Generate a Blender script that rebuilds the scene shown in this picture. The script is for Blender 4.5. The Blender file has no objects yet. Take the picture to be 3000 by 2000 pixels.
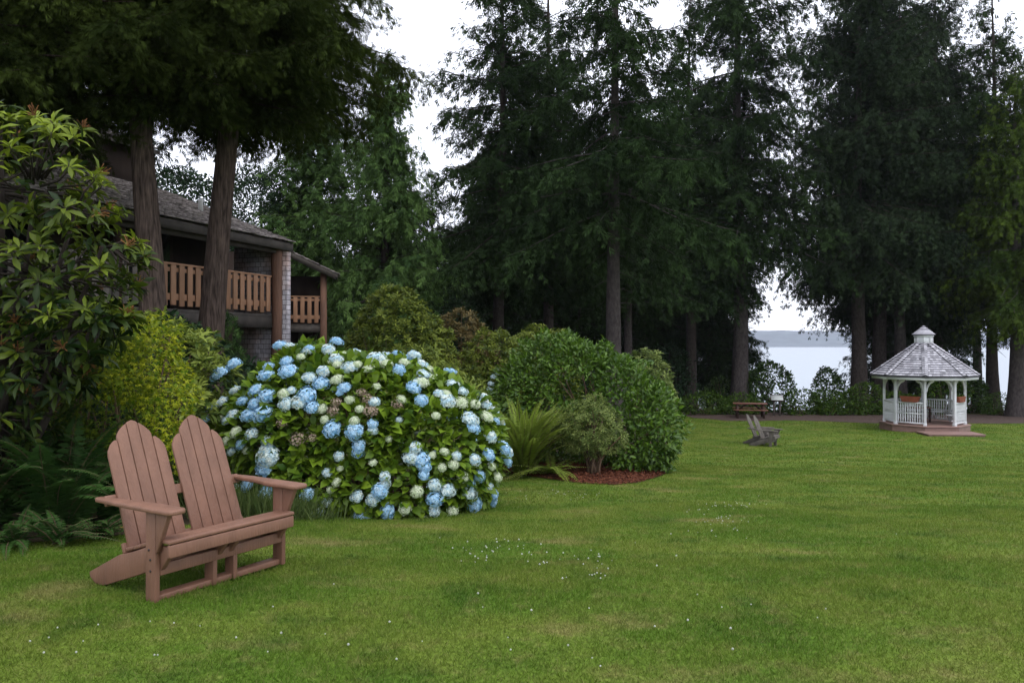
import bpy, math, random
import numpy as np
from mathutils import Vector
from mathutils.geometry import delaunay_2d_cdt

# ------------------------------------------------------------------ camera, world, sun, exposure
S = bpy.context.scene
HAZE = True
COL = S.collection
cam_d = bpy.data.cameras.new('camera')
cam_d.lens = 27.0
cam_d.sensor_width = 36.0
cam_d.clip_end = 20000
cam_d.clip_start = 0.05
cam = bpy.data.objects.new('camera', cam_d)
COL.objects.link(cam)
cam.location = (0, 0, 1.6)
cam.rotation_euler = (math.radians(90.25), 0, 0)
S.camera = cam

SUN_EL, SUN_AZ = math.radians(58), math.radians(150)     # azimuth: compass style, 0 = +Y, 90 = +X
W = bpy.data.worlds.new('World')
S.world = W
W.use_nodes = True
nt = W.node_tree
nt.nodes.clear()
sky = nt.nodes.new('ShaderNodeTexSky')
sky.sky_type = 'NISHITA'
sky.sun_disc = False
sky.sun_elevation = SUN_EL
sky.sun_rotation = SUN_AZ
cl = nt.nodes.new('ShaderNodeTexNoise')                   # soft overcast structure
cl.inputs['Scale'].default_value = 2.2
cl.inputs['Detail'].default_value = 4
rp = nt.nodes.new('ShaderNodeMapRange')
rp.inputs[1].default_value = .3
rp.inputs[2].default_value = .7
rp.inputs[3].default_value = .86
rp.inputs[4].default_value = 1.08
gcol = nt.nodes.new('ShaderNodeMix')
gcol.data_type = 'RGBA'
gcol.blend_type = 'MULTIPLY'
gcol.inputs[0].default_value = 1
gcol.inputs[6].default_value = (9.6, 9.9, 11.0, 1)
mx = nt.nodes.new('ShaderNodeMix')
mx.data_type = 'RGBA'
mx.inputs[0].default_value = .88
bg = nt.nodes.new('ShaderNodeBackground')
bg.inputs['Strength'].default_value = 0.15
wo = nt.nodes.new('ShaderNodeOutputWorld')
nt.links.new(cl.outputs['Fac'], rp.inputs[0])
nt.links.new(rp.outputs[0], gcol.inputs[7])
nt.links.new(sky.outputs[0], mx.inputs[6])
nt.links.new(gcol.outputs[2], mx.inputs[7])
nt.links.new(mx.outputs[2], bg.inputs['Color'])
nt.links.new(bg.outputs[0], wo.inputs['Surface'])

sun_d = bpy.data.lights.new('sun', 'SUN')
sun_d.energy = 0.9
sun_d.angle = math.radians(30)
sun_d.color = (1, .96, .9)
sun = bpy.data.objects.new('sun', sun_d)
COL.objects.link(sun)
sd = Vector((math.sin(SUN_AZ) * math.cos(SUN_EL), math.cos(SUN_AZ) * math.cos(SUN_EL), math.sin(SUN_EL)))
sun.rotation_euler = sd.to_track_quat('Z', 'Y').to_euler()
sun.location = (10, -20, 60)

S.view_settings.view_transform = 'Standard'
S.view_settings.look = 'None'
S.view_settings.gamma = 1
S.view_settings.use_curve_mapping = False
S.view_settings.exposure = 0.45
S.render.engine = 'CYCLES'
S.cycles.use_denoising = True
S.cycles.max_bounces = 8
S.cycles.diffuse_bounces = 3
S.cycles.glossy_bounces = 3
S.cycles.transmission_bounces = 4
S.cycles.transparent_max_bounces = 4
S.cycles.volume_bounces = 0
S.cycles.caustics_reflective = False
S.cycles.caustics_refractive = False
S.cycles.sample_clamp_indirect = 6

# ------------------------------------------------------------------ helpers
F = 2250.0


def P(px, py, d):
    """photo pixel at a depth -> a point in the world"""
    return np.array([(px - 1500) / F * d, d, 1.6 + (1010 - py) / F * d])


def smooth(t):
    t = np.clip(t, 0, 1)
    return t * t * (3 - 2 * t)


_ys = np.linspace(-60, 200, 2601)
_zs = np.interp(_ys, [-60, 5.2, 6.5, 9, 14, 20, 27, 34, 41, 47, 52, 62, 85, 110, 200],
                [0, 0, -.1, -.38, -.87, -1.44, -2.0, -2.12, -2.3, -2.4, -2.8, -4.6, -7.2, -10, -14])
_k = np.exp(-np.linspace(-2, 2, 31) ** 2)
_zs[100:-100] = np.convolve(_zs, _k / _k.sum(), 'same')[100:-100]


def G(x, y):
    x = np.asarray(x, float)
    y = np.asarray(y, float)
    b = np.interp(y, _ys, _zs)
    w = .2 + .8 * smooth((x + 9) / 8)
    w = w + (1 - w) * smooth((y - 40) / 20)
    und = .018 * np.sin(x * .9 + .4) * np.sin(y * .7) + .01 * np.sin(x * 2.1 + y * 1.7)
    mound = .24 * np.exp(-((x - 1.3) / 1.7) ** 2 - ((y - 15.7) / 1.6) ** 2)
    return b * w + und * smooth((y - 6.2) / 3) + mound


def gz(x, y):
    return float(G(x, y))


def nrm(a):
    return a / np.maximum(np.linalg.norm(a, axis=-1, keepdims=True), 1e-9)


def frame(Y, N):
    Y = nrm(Y)
    X = nrm(np.cross(Y, N))
    return X, Y, np.cross(X, Y)


class MB:
    """collects faces and links them as ONE mesh object"""

    def __init__(s):
        s.v, s.c, s.f, s.n = [], [], {}, 0

    def add(s, v, faces, tint=0.0):
        v = np.asarray(v, float).reshape(-1, 3)
        for fc in faces:
            fc = np.asarray(fc, int)
            if fc.size:
                s.f.setdefault(fc.shape[1], []).append(fc + s.n)
        s.v.append(v)
        s.c.append(np.broadcast_to(np.asarray(tint, float), (len(v),)))
        s.n += len(v)
        return s

    def inst(s, tpl, O, X, Y, Z, tint=0.0):
        tv, tf = tpl
        n, k = len(O), len(tv)
        if n == 0:
            return s
        v = O[:, None, :] + tv[None, :, 0:1] * X[:, None, :] + tv[None, :, 1:2] * Y[:, None, :] + tv[None, :, 2:3] * Z[:, None, :]
        off = (np.arange(n) * k)[:, None, None]
        fs = [(np.asarray(f)[None] + off).reshape(-1, len(f[0])) for f in tf if len(f)]
        t = np.repeat(np.broadcast_to(np.asarray(tint, float), (n,)), k)
        return s.add(v.reshape(-1, 3), fs, t)

    def box(s, c, size, tint=0.0, R=None):
        h = np.asarray(size, float) / 2
        v = np.array([[x, y, z] for x in (-1, 1) for y in (-1, 1) for z in (-1, 1)]) * h
        if R is not None:
            v = v @ np.asarray(R).T
        return s.add(v + np.asarray(c, float), [BOXF], tint)

    def bar(s, p, q, w, h, up=(0, 0, 1), tint=0.0):
        p, q = np.asarray(p, float), np.asarray(q, float)
        d = q - p
        L = np.linalg.norm(d)
        Y = d / L
        X = np.cross(Y, np.asarray(up, float))
        X /= np.linalg.norm(X)
        Z = np.cross(X, Y)
        return s.box((p + q) / 2, (w, L, h), tint, np.stack([X, Y, Z], 1))

    def tube(s, path, rad, sides=8, tint=0.0, cap=True, wob=None):
        path = np.asarray(path, float)
        k = len(path)
        rad = np.broadcast_to(np.asarray(rad, float), (k,))
        T = np.gradient(path, axis=0)
        T = nrm(T)
        ref = np.array([0, 0, 1.]) if abs(T[:, 2]).mean() < .8 else np.array([1., 0, 0])
        A = nrm(np.cross(T, ref))
        B = np.cross(T, A)
        a = np.linspace(0, 2 * np.pi, sides, endpoint=False)
        rr = rad[:, None] * (np.ones(sides)[None] if wob is None else wob)
        v = path[:, None] + rr[..., None] * (np.cos(a)[None, :, None] * A[:, None] + np.sin(a)[None, :, None] * B[:, None])
        i = np.arange(k - 1)[:, None] * sides
        j = np.arange(sides)[None]
        j2 = (j + 1) % sides
        q = np.stack([i + j, i + j2, i + sides + j2, i + sides + j], -1).reshape(-1, 4)
        fs = [q]
        if cap:
            fs.append(np.array([list(range(sides))[::-1], list(range((k - 1) * sides, k * sides))]))
        return s.add(v.reshape(-1, 3), fs, tint)

    def prism(s, outline, o, A, B, th, tint=0.0):
        """outline (k,2) in the plane A,B at o, extruded by th along A x B (centred)"""
        ol = np.asarray(outline, float)
        A, B, o = np.asarray(A, float), np.asarray(B, float), np.asarray(o, float)
        N = np.cross(A, B)
        base = o + ol[:, :1] * A + ol[:, 1:] * B
        k = len(ol)
        v = np.concatenate([base - N * th / 2, base + N * th / 2])
        side = np.array([[i, (i + 1) % k, k + (i + 1) % k, k + i] for i in range(k)])
        return s.add(v, [side, np.array([list(range(k))[::-1], list(range(k, 2 * k))])], tint)

    def build(s, name, mat, parent=None, smooth_=False, bevel=0, fix=False):
        me = bpy.data.meshes.new(name)
        if s.n:
            v = np.concatenate(s.v)
            me.vertices.add(len(v))
            me.vertices.foreach_set('co', v.astype(np.float32).ravel())
            li, ls, lt, st = [], [], [], 0
            for k, fl in s.f.items():
                fa = np.concatenate(fl)
                li.append(fa.ravel())
                ls.append(st + np.arange(len(fa)) * k)
                lt.append(np.full(len(fa), k))
                st += fa.size
            me.loops.add(st)
            me.loops.foreach_set('vertex_index', np.concatenate(li).astype(np.int32))
            ls = np.concatenate(ls).astype(np.int32)
            me.polygons.add(len(ls))
            me.polygons.foreach_set('loop_start', ls)
            if smooth_:
                me.polygons.foreach_set('use_smooth', np.ones(len(ls), bool))
            at = me.attributes.new('tint', 'FLOAT', 'POINT')
            at.data.foreach_set('value', np.concatenate(s.c).astype(np.float32))
            me.update(calc_edges=True)
            if fix:
                import bmesh
                bm = bmesh.new()
                bm.from_mesh(me)
                bmesh.ops.recalc_face_normals(bm, faces=bm.faces)
                bm.to_mesh(me)
                bm.free()
        me.materials.append(mat)
        o = bpy.data.objects.new(name, me)
        COL.objects.link(o)
        o.parent = parent
        if bevel:
            b = o.modifiers.new('bevel', 'BEVEL')
            b.width = bevel
            b.segments = 2
            b.limit_method = 'ANGLE'
        return o


BOXF = np.array([[0, 1, 3, 2], [4, 6, 7, 5], [0, 4, 5, 1], [2, 3, 7, 6], [0, 2, 6, 4], [1, 5, 7, 3]])


def tag(o, label=None, cat=None, group=None, kind=None):
    if label:
        o['label'] = label
    if cat:
        o['category'] = cat
    if group:
        o['group'] = group
    if kind:
        o['kind'] = kind
    return o


def thing(name, label, cat, loc=(0, 0, 0), rz=0.0, group=None):
    o = bpy.data.objects.new(name, None)
    o.empty_display_size = .2
    COL.objects.link(o)
    o.location = [float(t) for t in loc]
    o.rotation_euler = (0, 0, rz)
    return tag(o, label, cat, group)


def copy_tree(o, parent=None):
    c = o.copy()
    COL.objects.link(c)
    c.parent = parent
    for ch in [k for k in o.children]:
        copy_tree(ch, c)
    return c


# ------------------------------------------------------------------ leaf templates
DIAMOND = (np.array([[0, 0, 0], [-.5, .45, .06], [0, 1, -.08], [.5, .45, .06]]), [[[0, 3, 2, 1]]])
# a folded, arching blade with midrib: 8 points
LEAF = (np.array([[0, 0, 0], [-.36, .25, .06], [0, .28, -.02], [.36, .25, .06], [-.44, .62, .04], [0, .64, -.05], [.44, .62, .04], [0, 1, -.2]]),
        [[[2, 5, 4, 1], [2, 3, 6, 5]], [[0, 2, 1], [0, 3, 2], [5, 7, 4], [5, 6, 7]]])
LANCE = (np.array([[0, 0, 0], [-.35, .3, .05], [0, .32, -.02], [.35, .3, .05], [-.5, .66, .0], [0, .68, -.07], [.5, .66, .0], [0, 1, -.22]]),
         [[[2, 5, 4, 1], [2, 3, 6, 5]], [[0, 2, 1], [0, 3, 2], [5, 7, 4], [5, 6, 7]]])


def _fan(n, seed, spread=.55, w=.16):
    r = np.random.default_rng(seed)
    V, Q = [], []
    for i in range(n):
        t = i / n * .7
        side = (-1) ** i
        d = nrm(np.array([side * spread * (1.0 - .3 * t), 1, r.normal(0, .35)]))
        x = nrm(np.cross(d, [0, r.normal(0, .5), 1]))
        b = np.array([0, t, 0])
        L = 1 - t * .8
        k = len(V)
        V += [b, b + d * L * .45 - x * w * .5, b + d * L, b + d * L * .45 + x * w * .5]
        Q.append([k, k + 3, k + 2, k + 1])
    return (np.array(V), [Q])


SPRIG = _fan(6, 3)
SPRIG_FINE = _fan(7, 5, .4, .11)
# three-lobed maple-like leaf
LOBED = (np.array([[0, 0, 0], [-.18, .3, 0], [-.6, .62, -.08], [-.14, .52, .03], [0, 1, -.12], [.14, .52, .03], [.6, .62, -.08], [.18, .3, 0]]),
         [[[0, 3, 2, 1], [0, 7, 6, 5], [0, 5, 4, 3]]])
BLADE = (np.array([[-.5, 0, 0], [.5, 0, 0], [.35, .55, .12], [-.35, .55, .12], [0, 1, .38]]), [[[0, 1, 2, 3]], [[3, 2, 4]]])
BLADE1 = (np.array([[-.5, 0, 0], [.5, 0, 0], [0, 1, .25]]), [[[0, 1, 2]]])


# ------------------------------------------------------------------ materials
def mat(name, c0, c1=None, rough=.6, trans=0.0, noise=None, bump=None, spec=None, tcol=None):
    """colour runs c0..c1 with the per-piece 'tint'; noise=(scale, amount, stretch xyz); bump=(scale, strength, stretch)"""
    m = bpy.data.materials.new(name)
    m.use_nodes = True
    t = m.node_tree
    N, L = t.nodes, t.links
    b = N['Principled BSDF']
    b.inputs['Roughness'].default_value = rough
    b.inputs['Specular IOR Level'].default_value = (.15 if trans else .3) if spec is None else spec
    c1 = c1 or c0
    at = N.new('ShaderNodeAttribute')
    at.attribute_name = 'tint'
    mi = N.new('ShaderNodeMix')
    mi.data_type = 'RGBA'
    mi.inputs[6].default_value = (*c0, 1)
    mi.inputs[7].default_value = (*c1, 1)
    L.new(at.outputs['Fac'], mi.inputs[0])
    col = mi.outputs[2]
    tc = N.new('ShaderNodeTexCoord')

    def noi(scale, stretch, detail=5):
        mp = N.new('ShaderNodeMapping')
        mp.inputs['Scale'].default_value = stretch
        L.new(tc.outputs['Object'], mp.inputs[0])
        n = N.new('ShaderNodeTexNoise')
        n.inputs['Scale'].default_value = scale
        n.inputs['Detail'].default_value = detail
        L.new(mp.outputs[0], n.inputs['Vector'])
        return n.outputs['Fac']
    if noise:
        sc, amt, stt = noise
        r = N.new('ShaderNodeMapRange')
        r.inputs[1].default_value = .3
        r.inputs[2].default_value = .7
        r.inputs[3].default_value = 1 - amt
        r.inputs[4].default_value = 1 + amt
        L.new(noi(sc, stt), r.inputs[0])
        mu = N.new('ShaderNodeMix')
        mu.data_type = 'RGBA'
        mu.blend_type = 'MULTIPLY'
        mu.inputs[0].default_value = 1
        L.new(col, mu.inputs[6])
        L.new(r.outputs[0], mu.inputs[7])
        col = mu.outputs[2]
    L.new(col, b.inputs['Base Color'])
    if bump:
        sc, st_, stt = bump
        bp = N.new('ShaderNodeBump')
        bp.inputs['Strength'].default_value = st_
        bp.inputs['Distance'].default_value = .03
        L.new(noi(sc, stt, 6), bp.inputs['Height'])
        L.new(bp.outputs[0], b.inputs['Normal'])
    if trans:
        tr = N.new('ShaderNodeBsdfTranslucent')
        if tcol:
            tr.inputs['Color'].default_value = (*tcol, 1)
        else:
            L.new(col, tr.inputs['Color'])
        ms = N.new('ShaderNodeMixShader')
        ms.inputs[0].default_value = trans
        L.new(b.outputs[0], ms.inputs[1])
        L.new(tr.outputs[0], ms.inputs[2])
        L.new(ms.outputs[0], N['Material Output'].inputs['Surface'])
    return m


def lawn_mat(name, blades):
    m = bpy.data.materials.new(name)
    m.use_nodes = True
    t = m.node_tree
    N, L = t.nodes, t.links
    b = N['Principled BSDF']
    b.inputs['Roughness'].default_value = .75
    b.inputs['Specular IOR Level'].default_value = .05
    ge = N.new('ShaderNodeNewGeometry')

    def noi(scale, stretch=(1, 1, 0), detail=4, off=(0, 0, 0)):
        mp = N.new('ShaderNodeMapping')
        mp.inputs['Scale'].default_value = stretch
        mp.inputs['Location'].default_value = off
        L.new(ge.outputs['Position'], mp.inputs[0])
        n = N.new('ShaderNodeTexNoise')
        n.inputs['Scale'].default_value = scale
        n.inputs['Detail'].default_value = detail
        n.inputs['Roughness'].default_value = .6
        L.new(mp.outputs[0], n.inputs['Vector'])
        return n.outputs['Fac']

    def ramp(fac, a, bb):
        r = N.new('ShaderNodeMapRange')
        r.interpolation_type = 'SMOOTHSTEP'
        r.inputs[1].default_value = a
        r.inputs[2].default_value = bb
        L.new(fac, r.inputs[0])
        return r.outputs[0]

    def mix(f, a, c, amt=None):
        k = N.new('ShaderNodeMix')
        k.data_type = 'RGBA'
        if amt is not None:
            mm = N.new('ShaderNodeMath')
            mm.operation = 'MULTIPLY'
            mm.inputs[1].default_value = amt
            L.new(f, mm.inputs[0])
            f = mm.outputs[0]
        L.new(f, k.inputs[0])
        for s_, v_ in ((6, a), (7, c)):
            if isinstance(v_, tuple):
                k.inputs[s_].default_value = (*v_, 1)
            else:
                L.new(v_, k.inputs[s_])
        return k.outputs[2]
    c = mix(ramp(noi(.55, (1, 1.6, 0)), .38, .62), LAWN[0], LAWN[1])
    c = mix(ramp(noi(1.7, (1, 1, 0), 5, (7, 3, 0)), .5, .72), c, LAWN[2], .8)
    c = mix(ramp(noi(.8, (1, 1.5, 0), 6, (21, 9, 0)), .55, .71), c, LAWN[3], .58)
    c = mix(ramp(noi(6, (1, 1, 0), 3, (2, 19, 0)), .5, .75), c, LAWN[3], .35)
    if blades:
        at = N.new('ShaderNodeAttribute')
        at.attribute_name = 'tint'
        c = mix(ramp(at.outputs['Fac'], .72, 1.0), c, (.2, .19, .075), .5)
        hs = N.new('ShaderNodeHueSaturation')
        rr = N.new('ShaderNodeMapRange')
        rr.inputs[3].default_value = .72
        rr.inputs[4].default_value = 1.28
        L.new(at.outputs['Fac'], rr.inputs[0])
        L.new(rr.outputs[0], hs.inputs['Value'])
        L.new(c, hs.inputs['Color'])
        c = hs.outputs[0]
        tr = N.new('ShaderNodeBsdfTranslucent')
        L.new(c, tr.inputs['Color'])
        ms = N.new('ShaderNodeMixShader')
        ms.inputs[0].default_value = .35
        L.new(b.outputs[0], ms.inputs[1])
        L.new(tr.outputs[0], ms.inputs[2])
        L.new(ms.outputs[0], N['Material Output'].inputs['Surface'])
    else:
        fine = ramp(noi(60, (1, .5, 0), 3, (1, 5, 0)), .25, .75)
        hs = N.new('ShaderNodeHueSaturation')
        rr = N.new('ShaderNodeMapRange')
        rr.inputs[3].default_value = .55
        rr.inputs[4].default_value = 1.15
        L.new(fine, rr.inputs[0])
        L.new(rr.outputs[0], hs.inputs['Value'])
        L.new(c, hs.inputs['Color'])
        c = hs.outputs[0]
        bp = N.new('ShaderNodeBump')
        bp.inputs['Strength'].default_value = .4
        bp.inputs['Distance'].default_value = .03
        L.new(fine, bp.inputs['Height'])
        L.new(bp.outputs[0], b.inputs['Normal'])
    L.new(c, b.inputs['Base Color'])
    return m


def shingle_mat(name, ca, cb, cm, bw, bh, axes, warm=None):
    """weathered shingle courses: brick texture laid in the wall's own plane; axes = which object axes run along / up"""
    m = bpy.data.materials.new(name)
    m.use_nodes = True
    t = m.node_tree
    N, L = t.nodes, t.links
    b = N['Principled BSDF']
    b.inputs['Roughness'].default_value = .85
    b.inputs['Specular IOR Level'].default_value = .15
    tc = N.new('ShaderNodeTexCoord')
    sp = N.new('ShaderNodeSeparateXYZ')
    cb_ = N.new('ShaderNodeCombineXYZ')
    L.new(tc.outputs['Object'], sp.inputs[0])
    L.new(sp.outputs[axes[0]], cb_.inputs[0])
    L.new(sp.outputs[axes[1]], cb_.inputs[1])
    br = N.new('ShaderNodeTexBrick')
    br.inputs['Scale'].default_value = 1
    br.inputs['Brick Width'].default_value = bw
    br.inputs['Row Height'].default_value = bh
    br.inputs['Mortar Size'].default_value = .008
    br.inputs['Mortar Smooth'].default_value = .3
    br.inputs['Color1'].default_value = (*ca, 1)
    br.inputs['Color2'].default_value = (*cb, 1)
    br.inputs['Mortar'].default_value = (*cm, 1)
    br.offset = .43
    L.new(cb_.outputs[0], br.inputs['Vector'])
    n = N.new('ShaderNodeTexNoise')
    n.inputs['Scale'].default_value = 9
    n.inputs['Detail'].default_value = 6
    L.new(tc.outputs['Object'], n.inputs['Vector'])
    mu = N.new('ShaderNodeMix')
    mu.data_type = 'RGBA'
    mu.blend_type = 'OVERLAY'
    mu.inputs[0].default_value = .7
    L.new(br.outputs['Color'], mu.inputs[6])
    L.new(n.outputs['Fac'], mu.inputs[7])
    col = mu.outputs[2]
    if warm:
        n2 = N.new('ShaderNodeTexNoise')
        n2.inputs['Scale'].default_value = .9
        n2.inputs['Detail'].default_value = 3
        L.new(tc.outputs['Object'], n2.inputs['Vector'])
        r = N.new('ShaderNodeMapRange')
        r.inputs[1].default_value = .45
        r.inputs[2].default_value = .6
        L.new(n2.outputs['Fac'], r.inputs[0])
        k = N.new('ShaderNodeMix')
        k.data_type = 'RGBA'
        k.blend_type = 'MULTIPLY'
        k.inputs[7].default_value = (*warm, 1)
        L.new(r.outputs[0], k.inputs[0])
        L.new(col, k.inputs[6])
        col = k.outputs[2]
    L.new(col, b.inputs['Base Color'])
    bp = N.new('ShaderNodeBump')
    bp.inputs['Strength'].default_value = .6
    bp.inputs['Distance'].default_value = .02
    inv = N.new('ShaderNodeMath')
    inv.operation = 'SUBTRACT'
    inv.inputs[0].default_value = 1
    L.new(br.outputs['Fac'], inv.inputs[1])
    L.new(inv.outputs[0], bp.inputs['Height'])
    L.new(bp.outputs[0], b.inputs['Normal'])
    return m


LAWN = [(.086, .156, .017), (.137, .188, .028), (.046, .1, .013), (.27, .215, .09)]
M = dict(
    lawn=lawn_mat('lawn', False), blades=lawn_mat('grass blades', True),
    mulch=mat('bark mulch', (.075, .025, .014), (.15, .055, .03), .9, noise=(14, .5, (1, 1, 1)), bump=(30, 1, (1, 1, 1)), spec=.1),
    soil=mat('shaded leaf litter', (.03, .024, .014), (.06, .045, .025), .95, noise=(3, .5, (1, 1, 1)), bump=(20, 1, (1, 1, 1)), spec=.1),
    path=mat('gravel path', (.07, .05, .042), (.095, .068, .058), .9, noise=(6, .25, (1, 1, 1)), bump=(60, .6, (1, 1, 1)), spec=.1),
    lumber=mat('brown recycled plastic lumber', (.165, .082, .052), (.2, .102, .067), .55, noise=(9, .16, (1, 1, .25)), bump=(70, .25, (1, 1, .15)), spec=.35),
    bolt=mat('dark bolt', (.03, .025, .025), rough=.5),
    grey_wood=mat('weathered grey wood', (.09, .08, .069), (.155, .136, .118), .8, noise=(6, .3, (1, 1, 1)), bump=(30, .4, (3, 3, .5)), spec=.2),  # weathered grey; on the left lodge railing it stands in for shade
    red_wood=mat('red stained wood', (.13, .052, .036), (.18, .075, .052), .6, noise=(5, .2, (1, 1, 1)), bump=(40, .2, (1, 1, 1))),
    dark_leg=mat('dark stained wood', (.04, .022, .016), (.06, .03, .02), .7),
    rail_wood=mat('tan cedar boards', (.22, .115, .062), (.29, .155, .088), .65, noise=(4, .2, (1, 1, .3)), bump=(40, .2, (3, 3, .4))),
    log=mat('debarked log', (.11, .055, .035), (.15, .08, .05), .75, noise=(4, .45, (1, 1, .25)), bump=(14, .6, (3, 3, .3))),
    dark_wall=mat('dark stained siding', (.03, .018, .013), (.05, .026, .018), .8, noise=(3, .3, (1, 1, .2))),
    trim=mat('dark fascia board', (.05, .042, .035), (.075, .06, .05), .75, noise=(5, .3, (1, 1, 1))),
    shake=mat('weathered cedar shakes', (.1, .086, .08), (.32, .28, .265), .9, noise=(7, .35, (1, 1, 1)), bump=(25, .5, (1, 1, 1)), spec=.1),
    wall_sh=shingle_mat('grey cedar shingle wall', (.2, .19, .2), (.31, .29, .3), (.06, .05, .05), .16, .125, ('Y', 'Z'), (1.0, .8, .7)),
    white=mat('white paint', (.6, .61, .63), (.66, .67, .69), .45, noise=(5, .05, (1, 1, 1))),
    gz_roof=mat('silver weathered shingles', (.065, .064, .072), (.5, .49, .53), .85, noise=(9, .2, (1, 1, 1)), spec=.15),
    deck=mat('brown composite deck', (.2, .12, .1), (.26, .165, .14), .6, noise=(5, .12, (1, 1, 1))),
    terracotta=mat('terracotta', (.22, .065, .035), rough=.8, noise=(8, .15, (1, 1, 1))),
    sign=mat('pale sign face', (.45, .47, .46), rough=.4, noise=(14, .25, (1, 1, 1))),
    metal=mat('galvanised pipe', (.5, .5, .5), rough=.5),
    bark_cedar=mat('fibrous red cedar bark', (.036, .024, .019), (.066, .048, .039), .95, noise=(6, .7, (5, 5, .6)), bump=(6, 1, (6, 6, .6)), spec=.1),
    bark=mat('grey spruce bark', (.05, .042, .04), (.08, .068, .066), .95, noise=(5, .4, (2, 2, 1)), bump=(9, 1, (2, 2, .8)), spec=.1),
    bark_dark=mat('dark trunk bark', (.03, .024, .02), (.05, .04, .036), .95, noise=(5, .4, (2, 2, 1)), bump=(9, .8, (2, 2, .8)), spec=.1),
    twig=mat('brown twigs', (.08, .05, .032), (.13, .085, .05), .85),
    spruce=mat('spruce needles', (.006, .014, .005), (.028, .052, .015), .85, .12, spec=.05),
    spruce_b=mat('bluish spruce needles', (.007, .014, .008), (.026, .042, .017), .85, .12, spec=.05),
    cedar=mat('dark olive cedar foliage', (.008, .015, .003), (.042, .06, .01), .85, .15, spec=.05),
    thuja=mat('green cedar sprays', (.024, .055, .018), (.1, .17, .045), .75, .2, spec=.05),
    thuja_y=mat('yellow-green cedar sprays', (.014, .032, .004), (.065, .1, .013), .75, .2, spec=.05),
    decid=mat('dull broadleaf foliage', (.008, .022, .009), (.034, .066, .026), .6, .25, spec=.1),
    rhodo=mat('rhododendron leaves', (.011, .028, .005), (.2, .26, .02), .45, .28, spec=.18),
    rhodo_bg=mat('olive rhododendron leaves', (.04, .068, .011), (.18, .22, .03), .5, .28),
    rhodo_red=mat('bronze rhododendron leaves', (.045, .045, .015), (.14, .1, .035), .55, .25),
    rhodo_lt=mat('light rhododendron leaves', (.06, .1, .018), (.23, .28, .05), .45, .3),
    truss=mat('spent flower trusses', (.14, .06, .025), (.3, .15, .06), .8, .2),
    gold=mat('golden maple leaves', (.09, .18, .012), (.46, .47, .028), .5, .45),
    fern=mat('dark fern fronds', (.015, .045, .01), (.065, .14, .03), .55, .3),
    maple_green=mat('green maple leaves', (.04, .09, .01), (.2, .26, .02), .5, .4),
    fern_y=mat('sword fern fronds', (.08, .14, .018), (.27, .35, .05), .5, .35),
    hyd_leaf=mat('hydrangea leaves', (.035, .085, .008), (.19, .29, .02), .45, .33, spec=.25),
    big_leaf=mat('glossy shrub leaves', (.03, .075, .007), (.11, .2, .018), .42, .28, spec=.35),
    pieris=mat('olive pink tipped leaves', (.06, .1, .02), (.22, .27, .075), .55, .28),
    shore=mat('shore shrub leaves', (.018, .045, .01), (.07, .125, .022), .5, .3),
    cover=mat('ground cover leaves', (.022, .055, .008), (.08, .14, .014), .5, .3),
    blue=mat('blue hydrangea petals', (.25, .5, .74), (.55, .73, .86), .6, .25),
    pale=mat('pale hydrangea petals', (.42, .62, .74), (.74, .8, .72), .6, .25),
    cream=mat('cream green hydrangea petals', (.5, .6, .36), (.74, .78, .62), .6, .25),
    dead=mat('dried flower heads', (.2, .14, .1), (.42, .33, .25), .85, .15),
    clover=mat('clover blossom', (.34, .36, .3), (.5, .52, .45), .7, .2),
    dry=mat('dry orange leaf', (.36, .15, .05), rough=.7),
    reed=mat('long grass', (.05, .085, .022), (.13, .17, .05), .6, .35),
    forest=mat('haze toned far forest', (.065, .09, .105), (.09, .115, .13), .9, noise=(.02, .3, (1, 1, 1))),  # blue-grey lift: part of the distance haze is put into this colour
    stone=mat('pale stone', (.35, .33, .3), rough=.9, noise=(8, .3, (1, 1, 1)), bump=(12, .6, (1, 1, 1))),
)

# water
wm = bpy.data.materials.new('lake water')
wm.use_nodes = True
_t = wm.node_tree
_b = _t.nodes['Principled BSDF']
_b.inputs['Base Color'].default_value = (.29, .325, .355, 1)
_b.inputs['Roughness'].default_value = .45
_b.inputs['IOR'].default_value = 1.33
_b.inputs['Specular IOR Level'].default_value = .2
_g = _t.nodes.new('ShaderNodeNewGeometry')
_mp = _t.nodes.new('ShaderNodeMapping')
_mp.inputs['Scale'].default_value = (.25, .6, 1)
_n = _t.nodes.new('ShaderNodeTexNoise')
_n.inputs['Scale'].default_value = 1.0
_n.inputs['Detail'].default_value = 6
_bp = _t.nodes.new('ShaderNodeBump')
_bp.inputs['Strength'].default_value = .8
_bp.inputs['Distance'].default_value = .3
_t.links.new(_g.outputs['Position'], _mp.inputs[0])
_t.links.new(_mp.outputs[0], _n.inputs['Vector'])
_t.links.new(_n.outputs['Fac'], _bp.inputs['Height'])
_t.links.new(_bp.outputs[0], _b.inputs['Normal'])
M['water'] = wm

# ------------------------------------------------------------------ ground, lake, hills
xs = np.concatenate([[-4300, -1500, -500, -200, -110, -70], np.linspace(-50, 50, 251), [70, 110, 200, 500, 1500, 4300]])
ys = np.concatenate([[-300, -120, -60, -30, -15], np.linspace(-8, 60, 273), [63, 67, 72, 78, 85, 95, 110, 140, 200, 500, 1500, 3900]])
gx, gy = np.meshgrid(xs, ys)
zz = G(gx, np.minimum(gy, 200))
nx, ny = len(xs), len(ys)
ii = np.arange(ny - 1)[:, None] * nx + np.arange(nx - 1)[None]
quads = np.stack([ii, ii + 1, ii + nx + 1, ii + nx], -1).reshape(-1, 4)
g = MB()
g.add(np.stack([gx, gy, zz], -1).reshape(-1, 3), [quads])
tag(g.build('ground', M['lawn'], smooth_=True), 'green mown lawn sloping down to the lake', 'lawn', kind='structure')

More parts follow.
